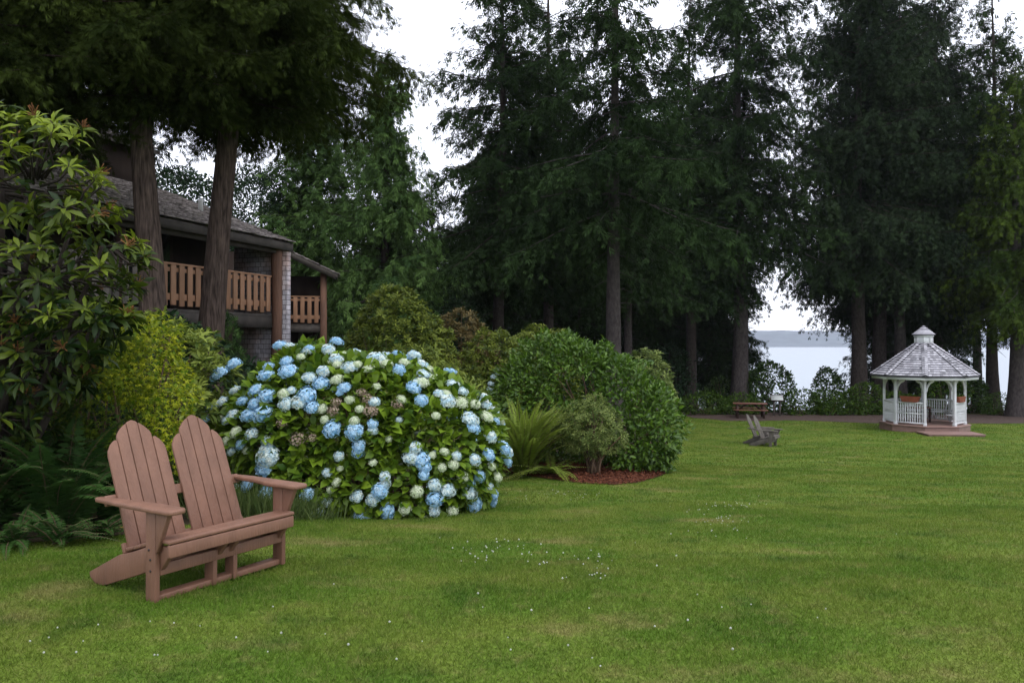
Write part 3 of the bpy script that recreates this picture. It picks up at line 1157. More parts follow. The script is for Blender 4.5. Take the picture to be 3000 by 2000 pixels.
d2.box((wx - .7, wy + .62, DK - .07), (1.4, 1.2, .12))
d2.box((wx - .7, wy + .03, DK - .2), (1.4, .05, .24))
d2.build('balcony_deck', M['trim'], wing)
loc_railing((wx - 1.36, wy), (wx - .1, wy), DK, RT + .06, 'railing', wing, seed=3)
loc_railing((wx, wy + .15), (wx, wy + 1.2), DK, RT + .06, 'railing', wing, seed=4)
lg = MB()
lg.tube([(wx + .03, wy, -1.2), (wx + .03, wy, 2), (wx + .03, wy, 4.3)], [.13, .125, .12], 14, .3)
lg.build('log_post', M['log'], wing, smooth_=True)
lg = MB()
lg.box((wx - .85, wy + 1.0, .7), (.16, .16, 3.2), .8)
lg.build('balcony_post', M['grey_wood'], wing)

# ------------------------------------------------------------------ gazebo
GX, GY = X_(2706, 33.6), 33.6
g0 = gz(GX, GY) + .02
gaz = thing('gazebo', 'white octagonal gazebo with shingled roof and cupola on the lawn', 'gazebo', (GX, GY, g0), math.atan2(-GY, -GX) + .03)
# local +x points at the camera (a corner post); angles go round
DZ = .27


gaz.scale = (.87, .87, 1)


def oct_(r, z, off=0.0, n=8):
    a = np.arange(n) * 2 * np.pi / n + off
    return np.stack([r * np.cos(a), r * np.sin(a), np.full(n, z)], 1)


def ring_slab(mb, r, z0, z1, tint=0.0, n=8, off=0.0):
    v = np.concatenate([oct_(r, z0, off, n), oct_(r, z1, off, n)])
    mb.add(v, [[[i, (i + 1) % n, n + (i + 1) % n, n + i] for i in range(n)], [list(range(n))[::-1], list(range(n, 2 * n))]], tint)


RP = 1.79
bs = MB()
ring_slab(bs, 2.02, -.3, DZ - .045, .1)
ring_slab(bs, 2.07, DZ - .043, DZ, .6)
bs.build('deck', M['deck'], gaz, bevel=.005)
sp_ = MB()
am = math.radians(22.5)
dn = np.array([math.cos(am), math.sin(am)])
dt = np.array([-dn[1], dn[0]])
c = dn * 2.62
ex = np.array([[dt[0], dn[0], 0], [dt[1], dn[1], 0], [0, 0, 1]])
sp_.box((c[0], c[1], -.06), (2.5, 1.3, .22), .1, ex)
for i in range(9):
    cc = dn * (2.02 + .07 + i * .143)
    sp_.box((cc[0], cc[1], .075), (2.56, .137, .04), .5 + .1 * (i % 3), ex)
sp_.build('step_platform', M['deck'], gaz, bevel=.004)
ZE = 2.22     # eave underside above the local ground
corner = oct_(RP, 0)
for k in range(8):
    a = k * math.pi / 4
    u = np.array([math.cos(a), math.sin(a), 0])
    t_ = np.array([-u[1], u[0], 0])
    pm = MB()
    R_ = np.stack([t_, u, np.array([0, 0, 1.])], 1)
    pm.box(u * RP + np.array([0, 0, (DZ + ZE) / 2]), (.12, .12, ZE - DZ), 0, R_)
    pm.box(u * RP + np.array([0, 0, DZ + .06]), (.15, .15, .12), .5, R_)
    po = pm.build('post', M['white'], gaz, bevel=.006)
    bk = MB()
    for sg in (-1, 1):
        d = nrm(oct_(RP, 0)[(k + sg) % 8] - u * RP)
        ol = [(.062, ZE - .5), (.1, ZE - .5), (.15, ZE - .34), (.25, ZE - .2), (.42, ZE - .11), (.42, ZE - .06), (.062, ZE - .06)]
        ol2 = [(.062, ZE - .52), (.1, ZE - .52), (.14, ZE - .34), (.24, ZE - .2), (.42, ZE - .1), (.42, ZE - .01), (.3, ZE - .01), (.2, ZE - .1), (.11, ZE - .24), (.062, ZE - .42)]
        bk.prism(ol2, u * RP, d, (0, 0, 1), .04, .3)
    bk.build('bracket', M['white'], po)
# beam ring, fascia
for k in range(8):
    A_, B_ = corner[k], corner[(k + 1) % 8]
    bm_ = MB()
    bm_.bar((*(A_[:2] * 1.0), ZE + .03), (*(B_[:2] * 1.0), ZE + .03), .09, .12)
    bm_.build('beam', M['white'], gaz)
RE = 2.36
ZR0 = ZE + .05
fa = MB()
f0, f1 = oct_(RE, 0), oct_(RE, 0)
for k in range(8):
    fa.bar((*f0[k][:2], ZR0 + .0), (*f0[(k + 1) % 8][:2], ZR0 + .0), .035, .15, tint=.6)
fa.build('fascia', M['white'], gaz)
so = MB()
v = np.concatenate([oct_(RE - .02, ZR0 + .02), oct_(.3, ZR0 + 1.18)])
so.add(v, [[[i, 8 + i, 8 + (i + 1) % 8, (i + 1) % 8] for i in range(8)]], 0)
so.build('ceiling', M['white'], gaz)
# shingle roof courses
rg2 = np.random.default_rng(6)
rfm = MB()
ZA, RA = ZR0 + 1.4, .3
RT0 = RE + .07
nc = 15
slope = (ZA - ZR0) / (RT0 - RA)
for k in range(8):
    a0, a1 = k * math.pi / 4, (k + 1) * math.pi / 4
    u0, u1 = np.array([math.cos(a0), math.sin(a0), 0]), np.array([math.cos(a1), math.sin(a1), 0])
    for c_ in range(nc):
        r_lo = RT0 + (RA - RT0) * c_ / nc
        r_hi = RT0 + (RA - RT0) * (c_ + 1.15) / nc
        zl, zh = ZR0 + .08 + (RT0 - r_lo) * slope + .04, ZR0 + .08 + (RT0 - r_hi) * slope
        wlen = r_lo * .765
        m_ = max(2, int(wlen / .13))
        cuts = np.concatenate([[0], np.sort(np.clip(np.arange(1, m_) / m_ + rg2.normal(0, .015, m_ - 1), .02, .98)), [1]])
        for i in range(m_):
            s0, s1 = cuts[i] + .002, cuts[i + 1] - .002
            j = rg2.normal(0, .006)
            p0, p1 = (u0 + (u1 - u0) * s0), (u0 + (u1 - u0) * s1)
            V = [p0 * (r_lo + j) + [0, 0, zl], p1 * (r_lo + j) + [0, 0, zl], p1 * r_hi + [0, 0, zh], p0 * r_hi + [0, 0, zh],
                 p0 * (r_lo + j) + [0, 0, zl - .045], p1 * (r_lo + j) + [0, 0, zl - .045]]
            rfm.add(V[:4], [[[0, 1, 2, 3]]], np.clip(rg2.normal(.68, .2), .1, 1))
            rfm.add([V[4], V[5], V[1], V[0]], [[[0, 1, 2, 3]]], .05)
v = np.concatenate([oct_(RT0 - .02, ZR0 + .075), oct_(RA, ZA + .05)])
rfm.add(v, [[[i, (i + 1) % 8, 8 + (i + 1) % 8, 8 + i] for i in range(8)]], .1)
rfm.add(np.concatenate([oct_(RT0 - .01, ZR0 + .03), oct_(RT0 - .01, ZR0 + .09)]), [[[i, (i + 1) % 8, 8 + (i + 1) % 8, 8 + i] for i in range(8)]], .0)
rfm.build('roof', M['gz_roof'], gaz)
hp = MB()
for k in range(8):
    a = k * math.pi / 4
    u = np.array([math.cos(a), math.sin(a), 0])
    t_ = np.array([-u[1], u[0], 0])
    for c_ in range(17):
        r0_, r1_ = RT0 + .02 + (RA - RT0) * c_ / 17, RT0 + .02 + (RA - RT0) * (c_ + 1.2) / 17
        z0_, z1_ = ZR0 + .15 + (RT0 - r0_) * slope + .03, ZR0 + .15 + (RT0 - r1_) * slope
        for sg in (-1, 1):
            w_ = .13
            V = [u * r0_ + [0, 0, z0_], u * (r0_ - .03) + t_ * sg * w_ + [0, 0, z0_ - .035], u * (r1_ - .03) + t_ * sg * w_ + [0, 0, z1_ - .035], u * r1_ + [0, 0, z1_],
                 u * r0_ + [0, 0, z0_ - .035], u * (r0_ - .03) + t_ * sg * w_ + [0, 0, z0_ - .1], u * (r1_ - .03) + t_ * sg * w_ + [0, 0, z1_ - .1]]
            hp.add(V[:4], [[[0, 1, 2, 3]]], np.clip(rg2.normal(.68, .22), .1, 1))
            hp.add([V[0], V[4], V[5], V[1], V[6], V[2]], [[[0, 1, 2, 3], [3, 2, 4, 5]]], 0)
hp.build('hip_cap', M['gz_roof'], gaz)
cu = thing('cupola', None, None)
cu.parent = gaz
cu.scale = (1.15, 1.15, 1)
cw = MB()
ring_slab(cw, .34, ZA - .02, ZA + .44, .4)
for k in range(8):
    p_ = oct_(.345, 0)[k]
    cw.bar((p_[0], p_[1], ZA), (p_[0], p_[1], ZA + .46), .05, .05, up=(1, 0, 0), tint=1)
ring_slab(cw, .4, ZA + .36, ZA + .42, 1)
cw.build('cupola_wall', M['white'], cu)
cr_ = MB()
for c_ in range(5):
    ra, rb_ = .47 * (1 - c_ / 5), .47 * (1 - (c_ + 1.1) / 5)
    za, zb_ = ZA + .46 + c_ * .085, ZA + .46 + (c_ + 1.1) * .075
    v = np.concatenate([oct_(ra, za), oct_(max(rb_, .005), zb_)])
    cr_.add(v, [[[i, (i + 1) % 8, 8 + (i + 1) % 8, 8 + i] for i in range(8)]], .55 + .2 * (c_ % 2))
ring_slab(cr_, .465, ZA + .43, ZA + .458, .0)
cr_.build('cupola_roof', M['gz_roof'], cu)
# railings on seven sides (opening on side 0 -> +45 deg)
for k in range(8):
    if k == 0:
        continue
    A_, B_ = corner[k], corner[(k + 1) % 8]
    d = nrm(B_ - A_)
    A2, B2 = A_ + d * .07, B_ - d * .07
    rm = MB()
    for z_, h_, w_ in ((DZ + .95, .05, .1), (DZ + .5, .05, .04), (DZ + .1, .06, .05)):
        rm.bar((A2[0], A2[1], z_), (B2[0], B2[1], z_), w_, h_, tint=.5)
    Lr = np.linalg.norm(B2 - A2)
    nb_ = 11
    for i in range(nb_):
        p_ = A2 + (B2 - A2) * (i + .5) / nb_
        for za, zb_ in ((DZ + .13, DZ + .475), (DZ + .525, DZ + .925)):
            zt_ = np.linspace(za, zb_, 7)
            prf = np.array([.022, .022, .03, .021, .03, .022, .022])
            rm.tube(np.stack([np.full(7, p_[0]), np.full(7, p_[1]), zt_], 1), prf, 6, .5)
    rm.build('railing', M['white'], gaz)
# bench inside along the back sides
bn = MB()
for k in (1, 2, 3, 4, 5):
    A_, B_ = corner[k] * .93, corner[(k + 1) % 8] * .93
    A3, B3 = corner[k] * .7, corner[(k + 1) % 8] * .7
    bn.add([[*A_[:2], DZ + .45], [*B_[:2], DZ + .45], [*B3[:2], DZ + .45], [*A3[:2], DZ + .45], [*A_[:2], DZ + .41], [*B_[:2], DZ + .41], [*B3[:2], DZ + .41], [*A3[:2], DZ + .41]],
           [[[0, 1, 2, 3], [7, 6, 5, 4], [3, 2, 6, 7], [1, 0, 4, 5], [0, 3, 7, 4], [2, 1, 5, 6]]], .3)
    md = (A3 + B3) / 2
    mo = (A_ + B_) / 2
    bn.bar((*(md[:2] * 1.02), DZ + .4), (*(mo[:2] * .98), DZ + .12), .05, .08)
bn.build('bench', M['white'], gaz, fix=True)
# table inside
tb = thing('gazebo_table', 'small brown wooden table standing inside the gazebo', 'table', (GX - .1, GY + .25, g0 + DZ + .002), .4)
tm_ = MB()
tm_.box((0, 0, .64), (.95, .6, .04), .2)
tm_.build('table_top', M['red_wood'], tb, bevel=.005)
for sx in (-1, 1):
    for sy in (-1, 1):
        lm = MB()
        lm.box((sx * .4, sy * .24, .31), (.06, .06, .62))
        lm.build('leg', M['dark_leg'], tb)
# planter boxes hung on two railings
for k, lab in ((7, 'terracotta planter box on the front left gazebo railing'), (1, 'terracotta planter box on the right side gazebo railing')):
    mid = (corner[k] + corner[(k + 1) % 8]) / 2
    a = gaz.rotation_euler.z
    Rz = np.array([[math.cos(a), -math.sin(a)], [math.sin(a), math.cos(a)]])
    wpos = Rz @ (mid[:2] * .87) + np.array([GX, GY])
    ang = math.atan2(*(Rz @ (corner[(k + 1) % 8] - corner[k])[:2])[::-1])
    pb = thing('planter_box', lab, 'planter', (wpos[0], wpos[1], g0 + DZ + .977), ang, 'terracotta planters on the gazebo rail')
    bx_ = MB()
    bx_.prism([(-.3, 0), (.3, 0), (.38, .2), (.4, .2), (.4, .24), (-.4, .24), (-.4, .2), (-.38, .2)], (0, 0, 0), (1, 0, 0), (0, 0, 1), .22)
    bx_.build('box', M['terracotta'], pb, bevel=.01)
    rgp = np.random.default_rng(k)
    pl_ = MB()
    pp = np.column_stack([rgp.uniform(-.34, .34, 70), rgp.uniform(-.08, .08, 70), np.full(70, .235)])
    leaves(pl_, pp, np.tile([0, 0, 1.], (70, 1)), DIAMOND, .11, .035, rgp, jit=.5)
    pl_.build('plant', M['cover'], pb)


# ------------------------------------------------------------------ adirondack chairs
def adirondack(name, label, cat, loc, rz, W_, nback, m, slat_n=5, bw=.43, ub=.24, scale=1.0, group=None):
    """local x = width, +y = towards the back, z up; y=0 is the front face of the front posts"""
    root = thing(name, label, cat, loc, rz, group)
    root.scale = (scale,) * 3
    hw = W_ / 2
    X0, Y0, Z0 = (1, 0, 0), (0, 1, 0), (0, 0, 1)
    BV = .006
    for s in (-1, 1):
        pm = MB()
        pm.box((s * (hw - .018), .05, .286), (.036, .1, .572), .3)
        po = pm.build('front_leg', m, root, bevel=BV)
        for z_ in (.33, .27, .2):
            b = MB()
            b.tube([(s * (hw - .001), .052 + .012 * math.sin(z_ * 60), z_), (s * (hw + .004), .052 + .012 * math.sin(z_ * 60), z_)], .008, 8)
            b.build('bolt', M['bolt'], po)
        br = MB()
        br.prism([(-.002, .572), (-.002, .31), (-.014, .32), (-.13, .572)], (s * (hw - .018), 0, 0), Y0, Z0, .034, .5)
        br.build('arm_bracket', m, root, bevel=BV)
        ar = MB()
        c0, c1 = s * (hw - .025), s * (hw - .0)
        ol = [(c0 - .065, -.17), (c0 - .05, -.197), (c0, -.205), (c0 + .05, -.197), (c0 + .07, -.165), (c0 + .072, .1), (c1 + .055, .42), (c1 + .035, .6), (c1 + .02, .625),
              (c1 - .02, .625), (c1 - .035, .6), (c1 - .045, .3), (c0 - .07, .1)]
        ar.prism(ol, (0, 0, .589), X0, Y0, .03, .7)
        ar.build('armrest', m, root, bevel=.009)
        st = MB()
        st.prism([(-.085, .362), (-.085, .3), (.0, .2), (.12, .175), (.34, .1), (.63, .002), (.72, .0), (.79, .035), (.8, .07), (.45, .235), (.3, .275), (.1, .345)],
                 (s * (hw - .056), 0, 0), Y0, Z0, .036, .2)
        st.build('side_rail', m, root, bevel=BV)
    if nback == 2:
        for s in (-1, 1):
            st = MB()
            st.prism([(-.085, .362), (-.085, .3), (.0, .2), (.12, .175), (.34, .1), (.63, .002), (.72, .0), (.79, .035), (.8, .07), (.45, .235), (.3, .275), (.1, .345)],
                     (s * .045, 0, 0), Y0, Z0, .034, .2)
            st.build('side_rail', m, root, bevel=BV)
            lm = MB()
            lm.box((s * .045 + .036 * s, .05, .12), (.034, .095, .24), .2)
            lm.build('front_leg', m, root, bevel=BV)
        sl = MB()
        sl.box((0, .062, .022), (W_ - .075, .085, .04), .1)
        sl.build('sled_rail', m, root, bevel=BV)
    fr = MB()
    fr.box((0, .012, .205), (W_ - .076, .024, .075), .4)
    fr.build('front_stretcher', m, root, bevel=BV)
    ap = MB()
    ap.box((0, -.1, .333), (W_ - .05, .028, .08), .6)
    ap.build('seat_apron', m, root, bevel=BV)
    # seat slats following the dipped stringers
    sy = np.array([-.072, .012, .096, .18, .264, .348])
    sz_ = np.array([.39, .386, .364, .336, .31, .286])
    for i in range(6):
        sm = MB()
        tl = 0 if i == 0 else math.atan2(sz_[i] - sz_[i - 1], .084)
        R_ = np.array([[1, 0, 0], [0, math.cos(tl), -math.sin(tl)], [0, math.sin(tl), math.cos(tl)]])
        wid = W_ - (.04 if i < 1 else .085)
        sm.box((0, sy[i], sz_[i]), (wid, .087 if i == 0 else .079, .026), .5, R_)
        sm.build('seat_slat', m, root, bevel=.008)
    # backs
    b0 = np.array([0, .385, .262])
    b1 = np.array([0, .72, 1.083])
    BL = np.linalg.norm(b1 - b0)
    bu = (b1 - b0) / BL
    sw_ = bw / slat_n
    for cx in ([-ub, ub] if nback == 2 else [0]):
        bk = thing('backrest', None, None)
        bk.parent = root
        for i in range(slat_n):
            x0 = (i - slat_n / 2) * sw_ + .002
            x1 = x0 + sw_ - .005
            ci = (slat_n - 1) / 2
            k = abs(i - ci)
            if k < .6:
                top = [(1, .975), (.86, .988), (.5, 1.0), (.14, .988), (0, .975)]
            elif k < 1.6:
                top = [(1, .872), (.88, .9), (.5, .94), (.15, .966), (0, .973)]
            else:
                top = [(1, .73), (.93, .77), (.6, .82), (.25, .848), (.1, .85), (0, .845)]
            if i < ci:
                top = [(1 - a, b) for a, b in top][::-1]
            ol = [(x0, 0), (x1, 0)] + [(x0 + (x1 - x0) * a, b * BL) for a, b in top]
            sm = MB()
            tp = 1 - 0.0
            sm.prism(ol, b0 + np.array([cx, 0, 0]), X0, bu, .022, .35 + .1 * (i % 2))
            sm.build('back_slat', m, bk, bevel=.005)
    nb_ = np.array([0, bu[2], -bu[1]])
    for f_, h_ in ((.40, .07), (.03, .07)):
        c_ = b0 + bu * BL * f_ + nb_ * .026
        bb = MB()
        R_ = np.stack([np.array([1., 0, 0]), nb_, bu], 1)
        bb.box(c_, (W_ - .09 + (.1 if f_ > .1 else 0), .028, h_), .2, R_)
        bb.build('back_brace', m, root, bevel=BV)
    return root


CX, CY, CYAW = -1.943, 5.222, 1.015
adirondack('garden_love_seat', 'brown two seat slatted garden chair with twin arched backs on the near lawn', 'garden chair', (CX, CY, -.012), CYAW, 1.045, 2, M['lumber'])

d_ = 27.2
adirondack('garden_chair', 'weathered grey single garden chair with wide arms, nearer of the pair on the lawn', 'garden chair', (X_(2268, d_), d_, gz(X_(2268, d_), d_) - .01),
           math.radians(57), .7, 1, M['grey_wood'], 5, .5, 0, 1.0, 'weathered lawn chairs')
d_ = 28.0
adirondack('garden_chair', 'weathered grey single garden chair, mostly hidden behind the nearer one', 'garden chair', (X_(2246, d_), d_, gz(X_(2246, d_), d_) - .01),
           math.radians(60), .7, 1, M['grey_wood'], 5, .5, 0, 1.0, 'weathered lawn chairs')

# ------------------------------------------------------------------ picnic table and sign
d_ = 41.0
px_ = X_(2197, d_)
pt = thing('picnic_table', 'red brown wooden picnic table beside the shore path', 'picnic table', (px_, d_, gz(px_, d_) + .012), math.radians(-14))
for i in range(5):
    b = MB()
    b.box((0, -.31 + i * .155, .745), (1.75, .145, .04), .2 * i)
    b.build('table_board', M['red_wood'], pt, bevel=.005)
for s in (-1, 1):
    b = MB()
    b.box((0, s * .74 - .07, .45), (1.75, .135, .04), .4)
    b.box((0, s * .74 + .07, .45), (1.75, .135, .04), .7)
    b.build('bench_seat', M['red_wood'], pt, bevel=.005)
    f_ = MB()
    f_.box((s * .62, 0, .39), (.045, 1.62, .11))
    f_.box((s * .62, 0, .69), (.045, .72, .09))
    for q in (-1, 1):
        f_.bar((s * .66, q * .28, .72), (s * .66, q * .68, 0), .045, .12, up=(1, 0, 0))
    f_.bar((s * .55, 0, .42), (s * .2, 0, .72), .04, .08)
    f_.build('leg_frame', M['dark_leg'], pt)

d_ = 42.5
px_ = X_(2276, d_)
sg_ = thing('information_sign', 'low slanted white information panel on two grey posts beside the path', 'sign', (px_, d_, gz(px_, d_)), math.radians(-12))
b = MB()
R_ = np.array([[1, 0, 0], [0, math.cos(.62), -math.sin(.62)], [0, math.sin(.62), math.cos(.62)]])
b.box((0, 0, 1.0), (.66, .46, .03), 0, R_)
po = b.build('panel', M['sign'], sg_)
b = MB()
for s in (-1, 1):
    b.box((s * .335, 0, .998), (.03, .5, .05), 0, R_)
    c_ = R_ @ np.array([0, s * .24, 0])
    b.box((0, c_[1], .998 + c_[2]), (.64, .03, .05), 0, R_)
b.box((0, .01, .962), (.64, .44, .03), 0, R_)
b.build('panel_frame', M['dark_leg'], sg_)
for s in (-1, 1):
    b = MB()
    b.box((s * .16, .03, .45), (.09, .09, .96), .3)
    b.build('post', M['grey_wood'], sg_)
st_ = MB()
rs = np.random.default_rng(2)
v = nrm(BALL[0]) * np.array([.24, .16, .09]) * rs.uniform(.85, 1.15, (13, 1))
st_.add(v, [BALL[1][0], BALL[1][1], [list(range(7, 13))[::-1]]])
so_ = st_.build('edging_stone', M['stone'], smooth_=False)
q = ray_ground(2304, 1213)
so_.location = (q[0], q[1], gz(*q) + .05)
tag(so_, 'pale flat stone at the path edge beside the information sign', 'stone')

lf = MB()
X, Y, Z = frame(np.array([[1, .3, .05]]), np.array([[0, -.3, 1.]]))
lf.inst(LEAF, np.zeros((1, 3)), X * .055, Y * .1, Z * .1)
lo_ = lf.build('fallen_leaf', M['dry'])
q = ray_ground(345, 1556)
lo_.location = (q[0], q[1], gz(*q) + .035)
tag(lo_, 'dry orange leaf lying on the grass behind the brown chair', 'leaf')

# ------------------------------------------------------------------ hydrangea
rh = np.random.default_rng(77)
hzb = gz(-1.9, 9.6)
HB = [(-2.45, 9.75, hzb + .88, 1.12, 1.1, 1.1), (-1.2, 9.65, hzb + .68, 1.08, 1.05, .96), (-3.1, 9.9, hzb + .62, .8, .9, .78), (-1.75, 9.6, hzb + .95, 1.0, 1.0, .95), (-1.38, 9.3, hzb + .42, 1.0, .82, .66), (-2.3, 9.4, hzb + .42, .95, .8, .66)]
hyd, HBL, hp_, hn_ = shrub('hydrangea_bush', 'large rounded hydrangea bush covered in blue and cream flower heads behind the brown chair', 'hydrangea', HB, M['hyd_leaf'],
                           9500, .15, .1, 78, tpl=LEAF, base=(-1.9, 9.7), lump=.06, freq=4, depth=.1, stem_n=26, out=.75, up=.05, jit=.45, face_up=.9)
HO = np.array(hyd.location)
PET = (np.array([[0, 0, 0], [-.42, .55, .12], [0, 1, .02], [.42, .55, .12]]), [[[0, 3, 2, 1]]])


def flower_mesh(seed, r, nfl=105):
    rng = np.random.default_rng(seed)
    mb = MB()
    i = np.arange(nfl) + .5
    cz = 1 - i / nfl * 1.45
    a = i * 2.39996
    sr = np.sqrt(np.maximum(0, 1 - cz ** 2))
    d = np.stack([np.cos(a) * sr, np.sin(a) * sr, cz], 1)
    c = d * np.array([1, 1, .7]) * r * rng.uniform(.74, 1.1, (nfl, 1))
    A = nrm(np.cross(d, rng.normal(0, 1, (nfl, 3))))
    B = np.cross(d, A)
    ft = rng.uniform(0, 1, nfl)
    for k in range(4):
        w = k * math.pi / 2
        Y = nrm((A * math.cos(w) + B * math.sin(w)) + d * rng.uniform(-.3, .5, (nfl, 1)))
        X, Y, Z = frame(Y, d)
        s = r * rng.uniform(.19, .29, (nfl, 1))
        mb.inst(PET, c, X * s, Y * s, Z * s, np.clip(ft + rng.normal(0, .12, nfl), 0, 1))
    return mb


fl_protos = {}
for key, mk in (('b', 'blue'), ('p', 'pale'), ('c', 'cream')):
    for vv in range(2):
        o = flower_mesh(hash((key, vv)) % 1000 if False else ord(key) + vv * 50, .1).build('flower_head', M[mk], hyd)
        fl_protos[(key, vv)] = o
CAMP = np.array([0, 0, 1.6])


def hit(px, py, blob):
    d = P(px, py, 1.0) - CAMP
    t = np.linspace(6.5, 12, 550)
    pts = CAMP + t[:, None] * d
    v = blob.val(pts)
    m_ = v.min(1)
    k = np.argmax(m_ < 1.0) if (m_ < 1).any() else int(np.argmin(m_))
    e = blob.E[np.argmin(v[k])]
    nn = nrm((pts[k] - e[:3]) / e[3:] ** 2)
    return pts[k] + nn * .05, nn


CR = 1000 / 2352
FH = [  # crop coordinates of the large heads: x, y, relative size, kind
    (245, 358, 1.15, 'b'), (342, 295, 1.1, 'b'), (645, 172, 1.2, 'b'), (1020, 148, 1.0, 'b'), (700, 345, 1.4, 'b'), (555, 372, 1.3, 'b'), (690, 280, .9, 'b'), (575, 312, .9, 'b'),
    (830, 210, 1.2, 'p'), (965, 205, 1.0, 'p'), (1155, 225, 1.3, 'p'), (1020, 265, 1.2, 'p'), (1300, 265, 1.4, 'p'), (1435, 232, .9, 'b'), (1550, 240, 1.0, 'p'), (1590, 300, 1.1, 'p'),
    (1130, 320, 1.2, 'p'), (1445, 340, 1.1, 'b'), (935, 345, 1.0, 'p'), (840, 385, 1.0, 'p'), (920, 425, 1.1, 'b'), (1040, 400, 1.0, 'c'), (1250, 330, .8, 'c'), (1365, 300, .9, 'c'),
    (1800, 350, .95, 'b'), (1610, 365, 1.0, 'p'), (1690, 395, .8, 'c'), (1815, 435, .9, 'p'), (1090, 455, .85, 'b'), (1060, 488, .6, 'b'), (1300, 445, .7, 'c'), (1540, 455, 1.05, 'b'), (1610, 548, 1.1, 'b'),
    (1460, 530, .8, 'c'), (1285, 545, .75, 'p'), (1125, 533, .8, 'c'), (1190, 592, .7, 'c'), (825, 500, 1.3, 'b'), (770, 545, 1.0, 'p'), (860, 580, 1.1, 'b'), (945, 590, .75, 'c'), (690, 560, 1.0, 'p'),
    (490, 465, 1.1, 'b'), (560, 505, 1.1, 'b'), (400, 540, .9, 'b'), (480, 560, 1.1, 'b'), (535, 620, 1.35, 'b'), (440, 632, 1.0, 'b'), (350, 470, .9, 'p'), (675, 492, .8, 'c'), (725, 470, .75, 'p'),
    (265, 545, 1.0, 'p'), (185, 590, 1.0, 'b'), (140, 680, 1.0, 'b'), (345, 630, 1.0, 'p'), (300, 665, .8, 'p'), (250, 665, .6, 'c'), (355, 745, 1.1, 'c'), (465, 760, .9, 'p'), (300, 800, .8, 'c'), (395, 825, .9, 'b'),
    (560, 800, .8, 'p'), (430, 860, .7, 'c'), (330, 865, .8, 'p'), (570, 900, 1.5, 'p'), (550, 975, 1.4, 'b'), (560, 855, .9, 'p'),
    (960, 660, .6, 'c'), (1155, 668, .7, 'c'), (1010, 722, 1.15, 'b'), (1275, 690, .8, 'b'), (1275, 730, .7, 'p'), (1155, 740, 1.1, 'b'), (1185, 830, .9, 'b'), (1180, 870, .8, 'b'), (1055, 898, .8, 'p'),
    (1380, 788, .5, 'c'), (1465, 670, .6, 'p'), (1705, 645, .7, 'c'), (1770, 500, .9, 'c'), (1880, 485, .9, 'p'), (1780, 550, 1.1, 'p'), (1870, 560, 1.2, 'c'), (1960, 570, 1.0, 'c'), (2030, 570, 1.0, 'p'), (2085, 610, 1.0, 'p'),
    (2040, 650, 1.0, 'c'), (2095, 675, .8, 'b'), (1930, 665, 1.2, 'p'), (1950, 720, 1.0, 'b'), (2060, 780, 1.0, 'p'), (2150, 855, 1.35, 'b'), (2050, 898, 1.0, 'b'), (1960, 930, .9, 'p'), (1840, 905, .7, 'p'), (1760, 878, .6, 'c'),
    (1570, 850, 1.0, 'p'), (1540, 910, 1.1, 'p'), (1610, 930, 1.1, 'b'), (1625, 985, .9, 'b'), (1620, 1040, .9, 'b'), (1680, 900, .6, 'c'), (1745, 978, .6, 'c'), (1820, 960, .7, 'c'), (1285, 963, .6, 'c'), (1060, 978, .5, 'c'),
    (965, 1025, .8, 'p'), (1045, 1088, .7, 'c'), (985, 1135, .6, 'c'), (1365, 1050, .8, 'p'), (1370, 1095, .8, 'p'), (1335, 1140, 1.15, 'b'), (1285, 1195, 1.0, 'p'), (1180, 1175, .95, 'p'), (1380, 1265, 1.0, 'b'), (1380, 1305, .8, 'b'),
    (1215, 1320, 1.3, 'b'), (1070, 1340, .8, 'b'), (890, 1300, 1.2, 'p'), (915, 1260, .8, 'p'), (830, 1160, 1.0, 'b'), (780, 1310, 1.0, 'p'), (965, 1205, .8, 'p'), (1495, 1250, .9, 'c'), (1575, 1145, .9, 'c'),
    (1690, 1105, 1.0, 'p'), (1780, 1135, 1.1, 'p'), (1690, 1190, 1.1, 'b'), (1690, 1265, .9, 'p'), (1625, 1330, 1.0, 'c'), (1810, 1265, .9, 'c'), (1920, 1150, 1.1, 'p'), (1955, 1215, 1.15, 'b'), (1880, 1040, .9, 'c'),
    (1990, 1035, 1.0, 'b'), (1930, 1080, .8, 'b'), (2060, 1105, .7, 'p'), (2085, 1155, .95, 'b'), (2080, 1200, .9, 'b'), (2110, 1040, .9, 'c'), (2070, 970, .8, 'c'), (340, 1110, .9, 'p'), (440, 1100, .9, 'b'), (560, 1150, .9, 'b'), (600, 1180, .7, 'c'),
]
order = sorted(range(len(FH)), key=lambda i: -FH[i][2])
used = set()
rest_mb = {'b': MB(), 'p': MB(), 'c': MB()}


def put_head(mb, o, p, nn, s, rng):
    me = o.data
    co = np.empty(len(me.vertices) * 3, np.float32)
    me.vertices.foreach_get('co', co)
    co = co.reshape(-1, 3)
    fi = np.empty(len(me.loops), np.int32)
    me.loops.foreach_get('vertex_index', fi)
    ti = np.empty(len(me.vertices), np.float32)
    me.attributes['tint'].data.foreach_get('value', ti)
    Zd = nrm(nn * .75 + np.array([0, 0, .55]))
    X, Y, Z = frame(np.cross(Zd, rng.normal(0, 1, 3)), Zd)
    mb.add(p + (co[:, :1] * X + co[:, 1:2] * Y + co[:, 2:] * Zd) * s, [fi.reshape(-1, 4)], ti)


